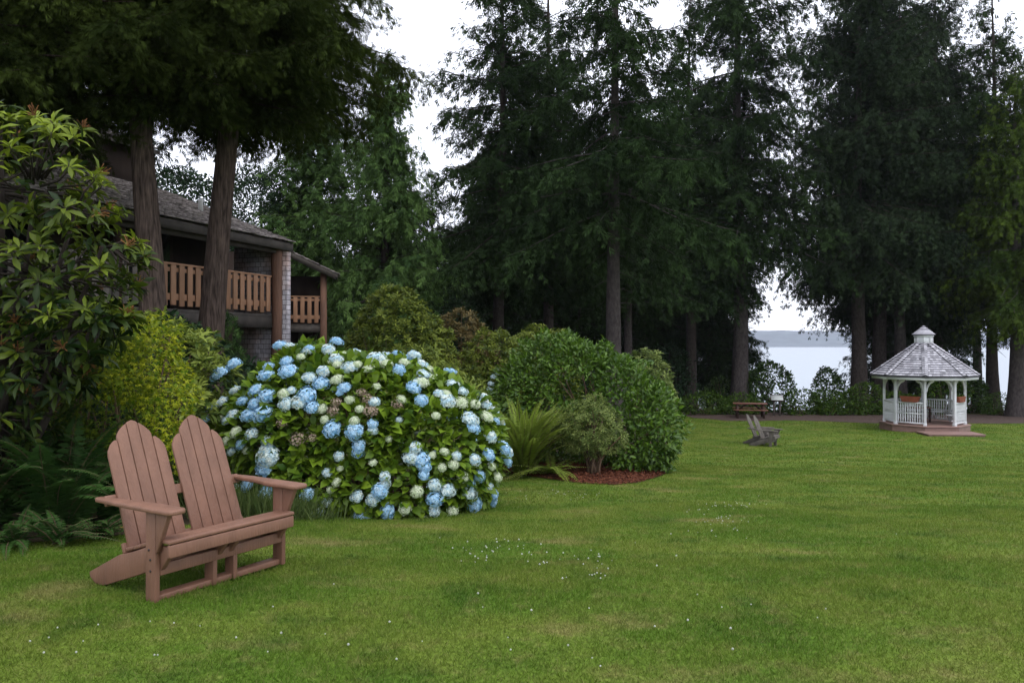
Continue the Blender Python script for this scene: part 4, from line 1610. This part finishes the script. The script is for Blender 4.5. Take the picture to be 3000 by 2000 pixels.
cnt = 0
for rank, i in enumerate(order):
    cx, cy, s, k = FH[i]
    p, nn = hit(550 + cx * CR, 950 + cy * CR, HBL)
    s *= .8 * rh.uniform(.88, 1.12)
    pr = fl_protos[(k, rank % 2)]
    if cnt < 100:
        if (k, rank % 2) in used:
            o = pr.copy()
            COL.objects.link(o)
            o.parent = hyd
        else:
            o = pr
            used.add((k, rank % 2))
        o.location = p - HO
        ax = Vector(nrm(nn * .75 + np.array([0, 0, .55])))
        q = ax.to_track_quat('Z', 'Y')
        q.rotate(q)if False else None
        o.rotation_euler = q.to_euler()
        o.scale = (s * rh.uniform(.92, 1.12), s * rh.uniform(.92, 1.12), s * rh.uniform(.82, 1.1))
        cnt += 1
    else:
        put_head(rest_mb[k], pr, p - HO, nn, s, rh)
# heads on the crown top, flanks and the far side
bp, bn_ = HBL.sample(150, rh, lambda x, y: G(x, y) + .2, .04, 4)
for p, nn in zip(bp, bn_):
    if nn[1] < -.15 and nn[2] < .75:
        continue
    k = rh.choice(['b', 'p', 'c'], p=[.35, .4, .25])
    put_head(rest_mb[k], fl_protos[(k, 0)], p + nn * .06 - HO, nn, rh.uniform(.5, .9), rh)
for k, nm in (('b', 'blue'), ('p', 'pale'), ('c', 'cream')):
    if rest_mb[k].n:
        tag(rest_mb[k].build('flower_heads', M[nm], hyd), kind='stuff')
dd = MB()
dead_o = flower_mesh(9, .1, 46).build('dried_flower_head', M['dead'], hyd)
dead_o.location = (-.5, -1.0, 1.0)
dead_o.scale = (.6, .6, .6)
for (cx, cy) in [(1030, 545), (1010, 600), (1240, 520), (1250, 600), (1200, 480), (760, 790), (860, 780), (660, 680), (1280, 600), (1440, 560)]:
    p, nn = hit(550 + cx * CR, 950 + cy * CR, HBL)
    put_head(dd, dead_o, p - HO - nn * .02, nn, rh.uniform(.5, .85), rh)
tag(dd.build('dried_flower_heads', M['dead'], hyd), kind='stuff')

# ------------------------------------------------------------------ shrubs of the island bed
shrub('glossy_shrub', 'big rounded bright green glossy shrub at the end of the mulch bed', 'shrub',
      [(.95, 16.2, .35, 1.35, 1.2, 1.5), (2.0, 15.9, .2, 1.05, 1.1, 1.3), (2.7, 15.35, -.05, .7, .85, 1.0), (1.3, 15.8, .75, .95, .9, .95), (2.5, 15.25, -.4, .75, .8, .65)], M['big_leaf'],
      15000, .12, .058, 101, tpl=LEAF, base=(1.9, 16.0), lump=.17, freq=5.2, depth=.17, stem_n=22, out=.8, up=.1, jit=.5, face_up=.6, hole=((1.22, 14.85, .72), (.46, .7, .3)))
shrub('leafy_shrub', 'small olive shrub with pinkish tips and bare forked stems in the mulch', 'shrub',
      [(1.46, 14.3, .1, .62, .55, .52), (1.62, 14.25, -.1, .52, .48, .38), (1.2, 14.35, -.05, .48, .45, .38), (1.5, 14.3, .42, .33, .33, .3)], M['pieris'],
      720, .085, .02, 102, tpl=LANCE, kind='whorl', k=10, base=(1.5, 14.25), lump=.05, freq=6, depth=.1, stem_n=16, stem_r=.016)
fern_clump('sword_fern', 'upright yellow green sword fern at the left end of the mulch bed', (.2, 14.3), 160, 1.85, .13, M['fern_y'], 103, (.95, 1.5), droop=.28, step=.035)
fern_clump('sword_fern', 'low arching green sword fern spreading right of the upright fern', (.7, 14.2), 24, 1.15, .1, M['fern_y'], 104, (.3, .8), droop=.45, step=.035)

bgs = [
    ('tall rounded olive rhododendron beyond the hydrangea', M['rhodo_bg'], [(-3.05, 20.0, 1.75, 1.05, 1.0, 1.4), (-3.6, 20.2, 1.1, .85, .9, 1.25), (-2.35, 20, 1.15, .9, .9, 1.3), (-3.0, 20, .0, 1.3, .9, 1.2)], 2000, .15, .05),
    ('bronze tinged rhododendron right of the tall olive one', M['rhodo_red'], [(-1.5, 22.2, 1.7, .75, .8, 1.0), (-1.0, 22, 1.1, .7, .8, .9), (-1.3, 22, .3, .95, .8, 1.2)], 1100, .14, .05),
    ('round olive green rhododendron left of the big glossy shrub', M['rhodo_bg'], [(-.45, 17.4, 1.05, .72, .7, .92), (-.1, 17.4, .5, .7, .7, .9), (-.8, 17.4, .4, .7, .7, .9), (-.4, 17.4, -.2, .8, .7, .9)], 1300, .12, .04),
    ('flat topped olive rhododendron behind the big glossy shrub', M['rhodo_bg'], [(.5, 19.2, 1.3, .7, .8, .78), (1.15, 19.2, 1.2, .65, .7, .75), (.8, 19.2, .4, 1.0, .7, 1.0)], 1000, .12, .04),
    ('light green long leaved rhododendron just behind the hydrangea', M['rhodo_lt'], [(-1.5, 13.4, .55, .75, .6, 1.05), (-2.2, 13.6, .4, .6, .6, .95), (-.8, 13.3, .2, .5, .5, .85)], 560, .17, .035),
    ('small tan tipped rhododendron to the right behind the glossy shrub', M['pieris'], [(3.3, 18.2, .75, .5, .5, .8), (3.45, 18.3, .2, .5, .5, .7)], 420, .12, .035),
    ('dark low rhododendron under the lodge corner', M['rhodo_bg'], [(-4.6, 16.5, .4, .9, .8, 1.1), (-3.9, 15.6, .2, .8, .7, 1.0)], 700, .14, .05),
]
for i, (lab, m_, E_, n_, l_, w_) in enumerate(bgs):
    shrub('rhododendron_bush', lab, 'rhododendron', E_, m_, n_, l_, w_, 110 + i, tpl=LANCE, kind='whorl', k=9, lump=.12, freq=4, depth=.1, stem_n=12, group='rhododendrons in the planting bed')
# the blue glimpse behind the fern
rr_, B2_, p2_, n2_ = shrub('hydrangea_bush', 'second hydrangea with a few pale heads hidden behind the sword fern', 'hydrangea', [(-.4, 17.0, .0, .5, .4, .95)], M['hyd_leaf'], 500, .14, .09, 130, tpl=LEAF, stem_n=6)
for q_ in [(1448, 1105), (1440, 1125), (1462, 1095), (1436, 1140)]:
    o = fl_protos[('p', 1)].copy()
    COL.objects.link(o)
    o.parent = rr_
    pp_ = P(q_[0], q_[1], 16.6)
    o.location = pp_ - np.array(rr_.location)
    o.scale = (.8, .8, .8)
shrub('small_conifer_shrub', 'small feathery green conifer at the foot of the right cedar trunk', 'conifer', [(-5.75, 15.1, 1.35, .36, .36, .95), (-5.6, 15.1, .7, .45, .4, .9)], M['thuja'], 1500, .16, .1, 131, tpl=SPRIG, stem_n=6, out=.5, up=.5)
for i, (px, d, r, lab) in enumerate([(690, 13.5, 1.0, 'grey green fern below the lodge wall'), (760, 12.8, .9, 'fern in the shade left of the hydrangea top'), (570, 11.5, 1.0, 'soft fern under the right cedar trunk'), (640, 11.9, 1.0, 'arching fern between cedar trunk and hydrangea')]):
    fern_clump('shade_fern', lab, (X_(px, d), d), 30, r * 1.25, .09, M['fern'], 140 + i, (.5, 1.2), step=.04)
shrub('rhododendron_bush', 'light green rhododendron with upright whorls behind the golden maple', 'rhododendron', [(-4.2, 9.6, 1.2, .7, .6, .6), (-3.85, 9.4, .8, .5, .5, .7), (-4.6, 9.8, 1.25, .6, .6, .7), (-4.4, 9.7, .5, .8, .7, .8)], M['rhodo_lt'], 420, .16, .045, 150,
      tpl=LANCE, kind='whorl', k=9, depth=.1, group='rhododendrons in the planting bed')
shrub('golden_maple', 'golden yellow fine leaved maple shrub behind the left chair back', 'maple', [(-3.62, 7.75, 1.52, .3, .38, .36), (-3.45, 7.7, 1.12, .3, .38, .36), (-3.9, 7.8, 1.3, .34, .4, .34), (-3.42, 7.7, .72, .27, .35, .34)], M['gold'], 3600, .062, .05, 151,
      tpl=LOBED, base=(-3.8, 7.9), lump=.08, freq=7, depth=.09, stem_n=14, out=.6, up=-.15, jit=.6, face_up=1.0)

shrub('green_maple', 'mid green fine leaved maple shrub in shade left of the golden one', 'maple', [(-4.35, 7.95, 1.1, .5, .45, .5), (-4.0, 7.9, .8, .4, .4, .45), (-4.7, 8.0, 1.5, .5, .45, .45), (-4.2, 7.85, 1.75, .4, .4, .35)], M['maple_green'], 3600, .07, .056, 152,
      tpl=LOBED, base=(-4.4, 8.1), lump=.1, freq=6, depth=.1, stem_n=12, out=.6, up=-.15, jit=.6, face_up=1.0)

# long unmown grass left of the hydrangea
for i, (px, d, n_, h_, sp2, lab) in enumerate([(590, 9.2, 900, .85, .35, 'tall soft grass clump left of the hydrangea'), (520, 9.8, 600, .8, .35, 'tall dark grass clump beneath the pale rhododendron'), (760, 8.35, 800, .42, .3, 'unmown long grass between the brown chair and the hydrangea'), (880, 8.4, 420, .3, .25, 'ragged grass at the front foot of the hydrangea')]):
    rt = np.random.default_rng(160 + i)
    x_, y_ = X_(px, d), d
    mb = MB()
    pp = np.column_stack([rt.normal(0, sp2, n_), rt.normal(0, sp2 * .6, n_)])
    O = np.column_stack([pp, G(pp[:, 0] + x_, pp[:, 1] + y_) - gz(x_, y_) - .01])
    ln = np.column_stack([pp * .7 + rt.normal(0, .28, (n_, 2)), np.ones(n_)])
    X, Y, Z = frame(ln, nrm(np.column_stack([rt.normal(0, 1, (n_, 2)), np.full(n_, .2)])))
    hh = h_ * rt.uniform(.5, 1.15, (n_, 1))
    mb.inst(BLADE, O, X * .009, Y * hh, Z * hh * rt.uniform(.3, 1.2, (n_, 1)), rt.uniform(0, 1, n_))
    o = mb.build('long_grass', M['reed'])
    o.location = (x_, y_, gz(x_, y_))
    tag(o, lab, 'grass clump', 'long grass clumps')

for i, (px, d, lab) in enumerate([(40, 6.35, 'small low fern at the lawn edge by the left border of the photo'), (175, 6.45, 'small low fern at the lawn edge midway between chair and border'), (290, 6.75, 'small low fern at the lawn edge just behind the chair arm')]):
    fern_clump('shade_fern', lab, (X_(px, d), d), 22, .52, .075, M['fern'], 190 + i, (.35, 1.2), droop=.4, taper='tri', step=.02)
# deep shade shrubs behind the ferns
shrub('shade_shrub', 'dense dark green shrub in deep shade below the big rhododendron', 'shrub', [(-5.6, 8.8, .5, 1.0, .7, .95), (-4.7, 8.7, .3, .9, .7, .8), (-6.6, 9, .6, .9, .7, .9)], M['decid'], 5200, .11, .06, 180, tpl=LEAF, stem_n=14, out=.6, up=0)
shrub('shade_shrub', 'dark leafy shrub between the golden maple and the lodge', 'shrub', [(-5.6, 12.0, .8, 1.3, .9, 1.3), (-4.4, 12.2, .4, 1.0, .9, 1.0), (-6.8, 12, .9, 1.1, .9, 1.3)], M['decid'], 5200, .13, .07, 181, tpl=LEAF, stem_n=14, out=.6, up=0)
# dark ferns at the left
for i, (px, d, n_, L_, lab) in enumerate([(120, 6.75, 34, 1.0, 'large dark fern with broad fronds below the rhododendron'), (300, 7.3, 26, .95, 'dark fern directly left of the left chair back'), (-120, 6.7, 28, 1.0, 'dark fern at the left edge of the bed'), (20, 7.6, 30, 1.15, 'taller dark fern in the deep shade behind')]):
    fern_clump('shade_fern', lab, (X_(px, d), d + .35), int(n_ * 1.3), L_ * 1.6, .2, M['fern'], 170 + i, (.8, 1.42), droop=.44, taper='tri', step=.03)

# ------------------------------------------------------------------ foreground rhododendron
rr = np.random.default_rng(200)
RB = Blob([(-4.5, 6.75, 3.5, .28, .35, .35), (-4.2, 6.75, 2.95, .55, .6, .72), (-4.75, 6.9, 3.0, .8, .7, .75), (-3.75, 6.6, 2.75, .36, .45, .3), (-3.55, 6.65, 2.45, .3, .4, .22), (-4.1, 6.7, 2.2, .75, .6, .55), (-3.55, 6.6, 1.85, .36, .45, .3), (-5.4, 7.1, 2.4, .9, .9, 1.3), (-4.4, 6.9, 1.55, .75, .6, .55), (-4.9, 6.9, 1.0, .7, .6, .5)])
rbase = np.array([-4.9, 7.3, gz(-4.9, 7.3)])
rho = thing('rhododendron_bush', 'tall rhododendron with large whorled leaves and spent brown trusses at the left edge', 'rhododendron', rbase, 0, 'rhododendrons in the planting bed')
p, nn = RB.sample(400, rr, .55, .12, 3.5, .05)
keep = (p[:, 1] < 7.6)
p, nn = p[keep], nn[keep]
ax = nn * .55 + np.array([0, 0, .75]) + rr.normal(0, .25, p.shape)
mb = MB()
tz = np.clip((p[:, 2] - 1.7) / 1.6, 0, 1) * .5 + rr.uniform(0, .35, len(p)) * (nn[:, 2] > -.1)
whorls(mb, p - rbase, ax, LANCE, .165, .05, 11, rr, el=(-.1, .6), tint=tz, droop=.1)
# older hanging inner leaves
q, qn = RB.sample(1500, rr, .5, .1, 3.5, .22)
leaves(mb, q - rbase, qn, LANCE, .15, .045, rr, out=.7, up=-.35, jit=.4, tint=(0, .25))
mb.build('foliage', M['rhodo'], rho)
sm = MB()
nodes = [e[:3] for e in RB.E]
trunks = []
for e in nodes:
    m1 = rbase * .6 + e * .4 + np.array([rr.normal(0, .1), rr.normal(0, .1), .15])
    pth = np.array([rbase + rr.normal(0, .06, 3) * [1, 1, 0], rbase * .85 + m1 * .15 + [0, 0, .15], m1, m1 * .4 + e * .6 + rr.normal(0, .06, 3), e])
    sm.tube(pth - rbase, [.05, .045, .035, .024, .015], 8, rr.uniform(0, 1))
for i in range(len(p)):
    k = int(np.argmin(np.linalg.norm((p[i] - RB.E[:, :3]) / RB.E[:, 3:], axis=1)))
    e = nodes[k]
    a_ = e + (p[i] - e) * .2
    mid = (a_ + p[i]) / 2 + rr.normal(0, .04, 3) - np.array([0, 0, .03])
    axn = nrm(ax[i])
    sm.tube(np.array([a_, mid, p[i] - axn * .05, p[i] + axn * .01]) - rbase, [.012, .009, .0055, .004], 5, rr.uniform(0, 1))
sm.build('stem', M['bark_dark'], rho, smooth_=True)
tr_ = MB()
sel = rr.choice(len(p), 85, replace=False)
for i in sel:
    axn = nrm(ax[i])
    for _ in range(16):
        d = nrm(axn + rr.normal(0, .6, 3))
        b = p[i] + axn * .015 - rbase
        L = rr.uniform(.05, .1)
        tr_.tube([b, b + d * L * .6, b + d * L + rr.normal(0, .01, 3)], [.003, .0025, .0045], 4, rr.uniform(0, 1), cap=False)
tr_.build('spent_truss', M['truss'], rho)

# ------------------------------------------------------------------ near twin cedars
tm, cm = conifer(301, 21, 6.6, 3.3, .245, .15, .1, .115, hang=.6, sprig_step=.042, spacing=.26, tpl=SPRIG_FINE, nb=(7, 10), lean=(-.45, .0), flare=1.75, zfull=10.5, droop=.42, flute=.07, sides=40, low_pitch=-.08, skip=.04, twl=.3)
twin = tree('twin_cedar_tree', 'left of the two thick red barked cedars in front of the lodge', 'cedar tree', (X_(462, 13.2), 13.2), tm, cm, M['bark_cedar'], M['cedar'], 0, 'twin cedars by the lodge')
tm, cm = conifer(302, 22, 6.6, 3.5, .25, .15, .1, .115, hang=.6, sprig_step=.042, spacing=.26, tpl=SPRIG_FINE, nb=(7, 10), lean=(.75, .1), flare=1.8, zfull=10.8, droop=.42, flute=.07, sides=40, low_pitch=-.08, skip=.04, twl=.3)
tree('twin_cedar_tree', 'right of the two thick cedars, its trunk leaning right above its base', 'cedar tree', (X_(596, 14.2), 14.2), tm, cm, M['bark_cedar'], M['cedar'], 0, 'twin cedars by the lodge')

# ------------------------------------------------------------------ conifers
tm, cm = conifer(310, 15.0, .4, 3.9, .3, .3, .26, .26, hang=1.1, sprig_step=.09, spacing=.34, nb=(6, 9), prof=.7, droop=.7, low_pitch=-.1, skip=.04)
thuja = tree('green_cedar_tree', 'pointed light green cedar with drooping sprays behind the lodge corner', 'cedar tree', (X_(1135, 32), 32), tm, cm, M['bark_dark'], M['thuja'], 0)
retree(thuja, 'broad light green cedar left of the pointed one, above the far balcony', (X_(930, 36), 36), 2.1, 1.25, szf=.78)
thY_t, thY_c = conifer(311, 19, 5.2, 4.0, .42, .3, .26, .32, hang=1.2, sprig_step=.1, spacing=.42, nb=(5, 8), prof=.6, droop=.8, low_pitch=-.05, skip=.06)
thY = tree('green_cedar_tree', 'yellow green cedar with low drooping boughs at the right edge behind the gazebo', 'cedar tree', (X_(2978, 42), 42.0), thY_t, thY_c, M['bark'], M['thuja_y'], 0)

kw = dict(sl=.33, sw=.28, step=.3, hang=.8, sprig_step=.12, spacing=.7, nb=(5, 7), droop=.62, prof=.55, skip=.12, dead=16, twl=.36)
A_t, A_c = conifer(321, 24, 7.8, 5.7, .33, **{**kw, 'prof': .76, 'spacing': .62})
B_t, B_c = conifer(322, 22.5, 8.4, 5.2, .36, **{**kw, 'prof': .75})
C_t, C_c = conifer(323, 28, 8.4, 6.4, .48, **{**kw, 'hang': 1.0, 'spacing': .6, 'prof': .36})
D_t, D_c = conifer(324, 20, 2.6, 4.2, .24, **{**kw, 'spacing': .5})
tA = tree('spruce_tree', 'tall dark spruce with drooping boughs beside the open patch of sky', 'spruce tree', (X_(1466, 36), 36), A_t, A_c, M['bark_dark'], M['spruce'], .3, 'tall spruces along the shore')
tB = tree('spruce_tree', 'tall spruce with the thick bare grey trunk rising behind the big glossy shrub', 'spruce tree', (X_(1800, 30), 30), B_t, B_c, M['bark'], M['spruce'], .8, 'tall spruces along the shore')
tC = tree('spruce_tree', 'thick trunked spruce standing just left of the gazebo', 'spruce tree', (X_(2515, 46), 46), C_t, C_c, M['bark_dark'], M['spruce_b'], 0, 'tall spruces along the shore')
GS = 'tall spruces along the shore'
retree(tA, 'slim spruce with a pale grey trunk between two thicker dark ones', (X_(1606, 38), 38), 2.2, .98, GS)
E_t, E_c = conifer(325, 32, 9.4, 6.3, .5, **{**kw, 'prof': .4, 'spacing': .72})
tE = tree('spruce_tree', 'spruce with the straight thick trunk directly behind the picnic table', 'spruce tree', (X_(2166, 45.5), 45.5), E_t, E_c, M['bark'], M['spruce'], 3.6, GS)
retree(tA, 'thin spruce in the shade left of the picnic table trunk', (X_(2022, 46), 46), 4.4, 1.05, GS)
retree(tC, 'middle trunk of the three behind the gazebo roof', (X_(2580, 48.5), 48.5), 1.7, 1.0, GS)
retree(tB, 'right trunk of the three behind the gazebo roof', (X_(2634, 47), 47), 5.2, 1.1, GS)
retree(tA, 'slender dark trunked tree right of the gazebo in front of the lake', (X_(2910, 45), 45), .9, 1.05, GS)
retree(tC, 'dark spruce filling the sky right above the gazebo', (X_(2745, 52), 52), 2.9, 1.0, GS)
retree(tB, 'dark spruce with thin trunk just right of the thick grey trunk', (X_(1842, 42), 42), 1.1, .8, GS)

# the wood behind: dark conifers, individually placed
wood = [(1212, 38, 'D'), (1262, 42, 'D'), (1330, 47, 'D'), (1400, 52, 'D'), (1545, 50, 'D'), (1640, 54, 'D'), (1700, 50, 'D'), (1760, 57, 'C'), (1890, 52, 'D'), (1945, 56, 'D'), (2000, 60, 'C'), (2080, 54, 'D'),
        (1590, 63, 'C'), (2700, 55, 'B'), (2860, 58, 'B'), (3030, 54, 'B'), (3120, 47, 'B'), (1500, 62, 'D'), (1840, 64, 'C'), (2120, 62, 'D'), (2600, 58, 'C'), (2690, 51, 'D'), (2730, 56, 'D'), (2640, 54, 'D')]
tD = tree('spruce_tree', 'dark conifer standing in the shaded wood behind the front row of trunks', 'spruce tree', (X_(1470, 50), 50), D_t, D_c, M['bark_dark'], M['spruce'], 0, 'dark conifers of the wood behind')
src = {'A': tA, 'B': tB, 'C': tC, 'D': tD}
rw = np.random.default_rng(400)
for i, (px, d, k) in enumerate(wood):
    sc = rw.uniform(.75, .95) if 1200 < px < 2100 else rw.uniform(.9, 1.1)
    if px < 1360:
        sc *= .68
    retree(src[k], 'dark conifer standing in the shaded wood behind the front row of trunks', (X_(px, d), d), rw.uniform(0, 6.28), sc, 'dark conifers of the wood behind')
retree(tC, 'dark conifer behind the lodge roof at the far left', (-15.5, 22.0), 1.2, .8)
retree(twin, 'dark cedar with low boughs at the far left, its trunk hidden by the rhododendron', (-8.7, 12.4), 2.5, .82)
retree(tA, 'dark spruce above the lodge ridge between the cedar crowns', (-21, 31.0), 4.0, .8)


def broadleaf(name, label, loc, H, E, m_, n_, l_, seed, group=None, r0=.16):
    rng = np.random.default_rng(seed)
    z0 = gz(*loc)
    root = thing(name, label, 'tree', (loc[0], loc[1], z0), 0, group)
    B_ = Blob(E)
    p_, nn_ = B_.sample(n_, rng, .2, .25, 2.2, .35)
    cm_ = MB()
    leaves(cm_, p_, nn_, DIAMOND, l_, l_ * .62, rng, out=.5, up=0, jit=.8)
    tm_ = MB()
    tm_.tube([(0, 0, -.2), (0.03, 0, H * .25), (.1, .05, H * .5), (.05, .1, H * .8)], [r0 * 1.3, r0, r0 * .7, r0 * .2], 10)
    for i in rng.choice(len(p_), 26, replace=False):
        b_ = np.array([.06, .03, H * rng.uniform(.2, .65)])
        q_ = p_[i] - nn_[i] * .1
        tm_.tube([b_, (b_ + q_) / 2 + np.array([0, 0, .15]), q_], [r0 * .35, r0 * .2, .012], 5)
    tm_.build('trunk', M['bark_dark'], root, smooth_=True)
    cm_.build('crown', m_, root)
    return root


broadleaf('broadleaf_tree', 'round crowned broadleaf tree behind the lodge roof between the cedar trunks', (-14.2, 33), 10, [(0, 0, 7.0, 2.2, 2.2, 2.6), (-1.2, 0, 5.5, 1.8, 1.8, 2.4), (1.2, 0, 5.6, 1.6, 1.7, 2.2), (0, 0, 3.2, 2.2, 2, 2.6)], M['decid'], 30000, .15, 500)
broadleaf('broadleaf_tree', 'dark broadleaf tree behind the lodge, right of the right cedar trunk', (-12.0, 36.5), 11, [(0, 0, 7.5, 2.2, 2.2, 3.0), (1.3, 0, 5.2, 1.7, 1.7, 3), (-1, 0, 4.6, 1.8, 1.7, 3)], M['decid'], 26000, .15, 501)
broadleaf('broadleaf_tree', 'low dark understorey tree beneath the pointed cedar', (X_(1290, 33), 33), 5, [(0, 0, 3.4, 2.0, 1.6, 2.4), (1.2, 0, 2.4, 1.6, 1.5, 2.2), (-1.2, .2, 2.6, 1.5, 1.5, 2.4)], M['decid'], 9000, .15, 502)
und = [(1420, 40), (1560, 44), (1690, 42), (1760, 47), (1900, 47), (1960, 46)]
for i, (px, d) in enumerate(und):
    rn = np.random.default_rng(520 + i)
    h_ = rn.uniform(2.2, 3.8)
    broadleaf('understorey_tree', 'dark leafy sapling in the shade between the spruce trunks', (X_(px, d), d), h_ * 1.3, [(0, 0, h_ * .6, 1.6, 1.3, h_ * .62), (rn.uniform(.6, 1.2), 0, h_ * .4, 1.2, 1.2, h_ * .45), (-rn.uniform(.6, 1.2), 0, h_ * .42, 1.2, 1.2, h_ * .45)],
              M['decid'], 3000, .17, 530 + i, 'understorey saplings', .08)

# ------------------------------------------------------------------ shore shrubs
shr = [
    ('leafy shore shrub between the picnic table trunk and the sign', 2255, 45.5, 1.55, 3.1, 3200, .19, 'shore'),
    ('bushy shore shrub standing alone in front of the lake', 2420, 46, 1.0, 2.75, 2200, .18, 'shore'),
    ('low shrub left of the picnic table at the lawn edge', 2065, 44.5, 1.9, 1.3, 2000, .15, 'cover'),
    ('low shrub under the thick trunk behind the picnic table', 2175, 44.8, 1.4, 1.2, 1500, .15, 'cover'),
    ('bright low ground cover right of the sign', 2345, 44.9, 1.3, 1.5, 1700, .14, 'cover'),
    ('dense low shrub under the lone shore shrub', 2440, 44.6, 1.5, 1.45, 2000, .14, 'cover'),
    ('dense green shrub left of the gazebo railing', 2540, 44.6, 1.5, 1.9, 2200, .15, 'cover'),
    ('shrub seen through the left side of the gazebo', 2640, 44.8, 1.3, 1.3, 1500, .15, 'cover'),
    ('taller shrub seen through the gazebo opening', 2760, 44.9, 1.4, 2.6, 2200, .16, 'cover'),
    ('leafy shrub just right of the gazebo', 2850, 44.8, 1.0, 2.3, 1800, .16, 'shore'),
    ('clipped rounded shrub right of the gazebo', 2920, 44.2, 1.1, 1.35, 1700, .1, 'cover'),
    ('clipped rounded shrub at the right edge of the photo', 3010, 43.9, 1.2, 1.25, 1700, .1, 'cover'),
    ('lowest shrub strip behind the path, left of the gazebo', 2480, 44.3, 2.0, .9, 1800, .13, 'cover'),
    ('pale leafy shrub between tree trunks left of the picnic table', 2110, 46.5, 1.2, 2.2, 1500, .17, 'shore'),
]
for i, (lab, px, d, hw, h, n_, l_, mk) in enumerate(shr):
    d -= 1.3 if mk == 'cover' else 0
    x_ = X_(px, d)
    z_ = gz(x_, d)
    rs = np.random.default_rng(600 + i)
    E_ = [(x_, d, z_ + h * .42, hw * .8, .75, h * .55)] + [(x_ + rs.uniform(-.65, .65) * hw, d + rs.uniform(-.3, .3), z_ + h * rs.uniform(.25, .45), hw * rs.uniform(.4, .6), .6, h * rs.uniform(.3, .45)) for _ in range(4)]
    shrub('shore_shrub', lab, 'shrub', E_, M[mk], n_, l_, l_ * .6, 620 + i, tpl=DIAMOND, group='shrubs along the shore', lump=.12, freq=3, depth=.14, stem_n=7, out=.6, up=.2, jit=.6)

# ------------------------------------------------------------------ haze
hb = MB()
hb.box((0, 1900, 34.5), (8700, 4600, 103))
hzm = bpy.data.materials.new('haze')
hzm.use_nodes = True
_t = hzm.node_tree
_t.nodes.remove(_t.nodes['Principled BSDF'])
pv = _t.nodes.new('ShaderNodeVolumePrincipled')
pv.inputs['Color'].default_value = (.82, .85, .97, 1)
pv.inputs['Density'].default_value = 0.00014
_t.links.new(pv.outputs[0], _t.nodes['Material Output'].inputs['Volume'])
if HAZE:
    tag(hb.build('haze', hzm), 'pale haze over the lake', 'haze', kind='stuff')
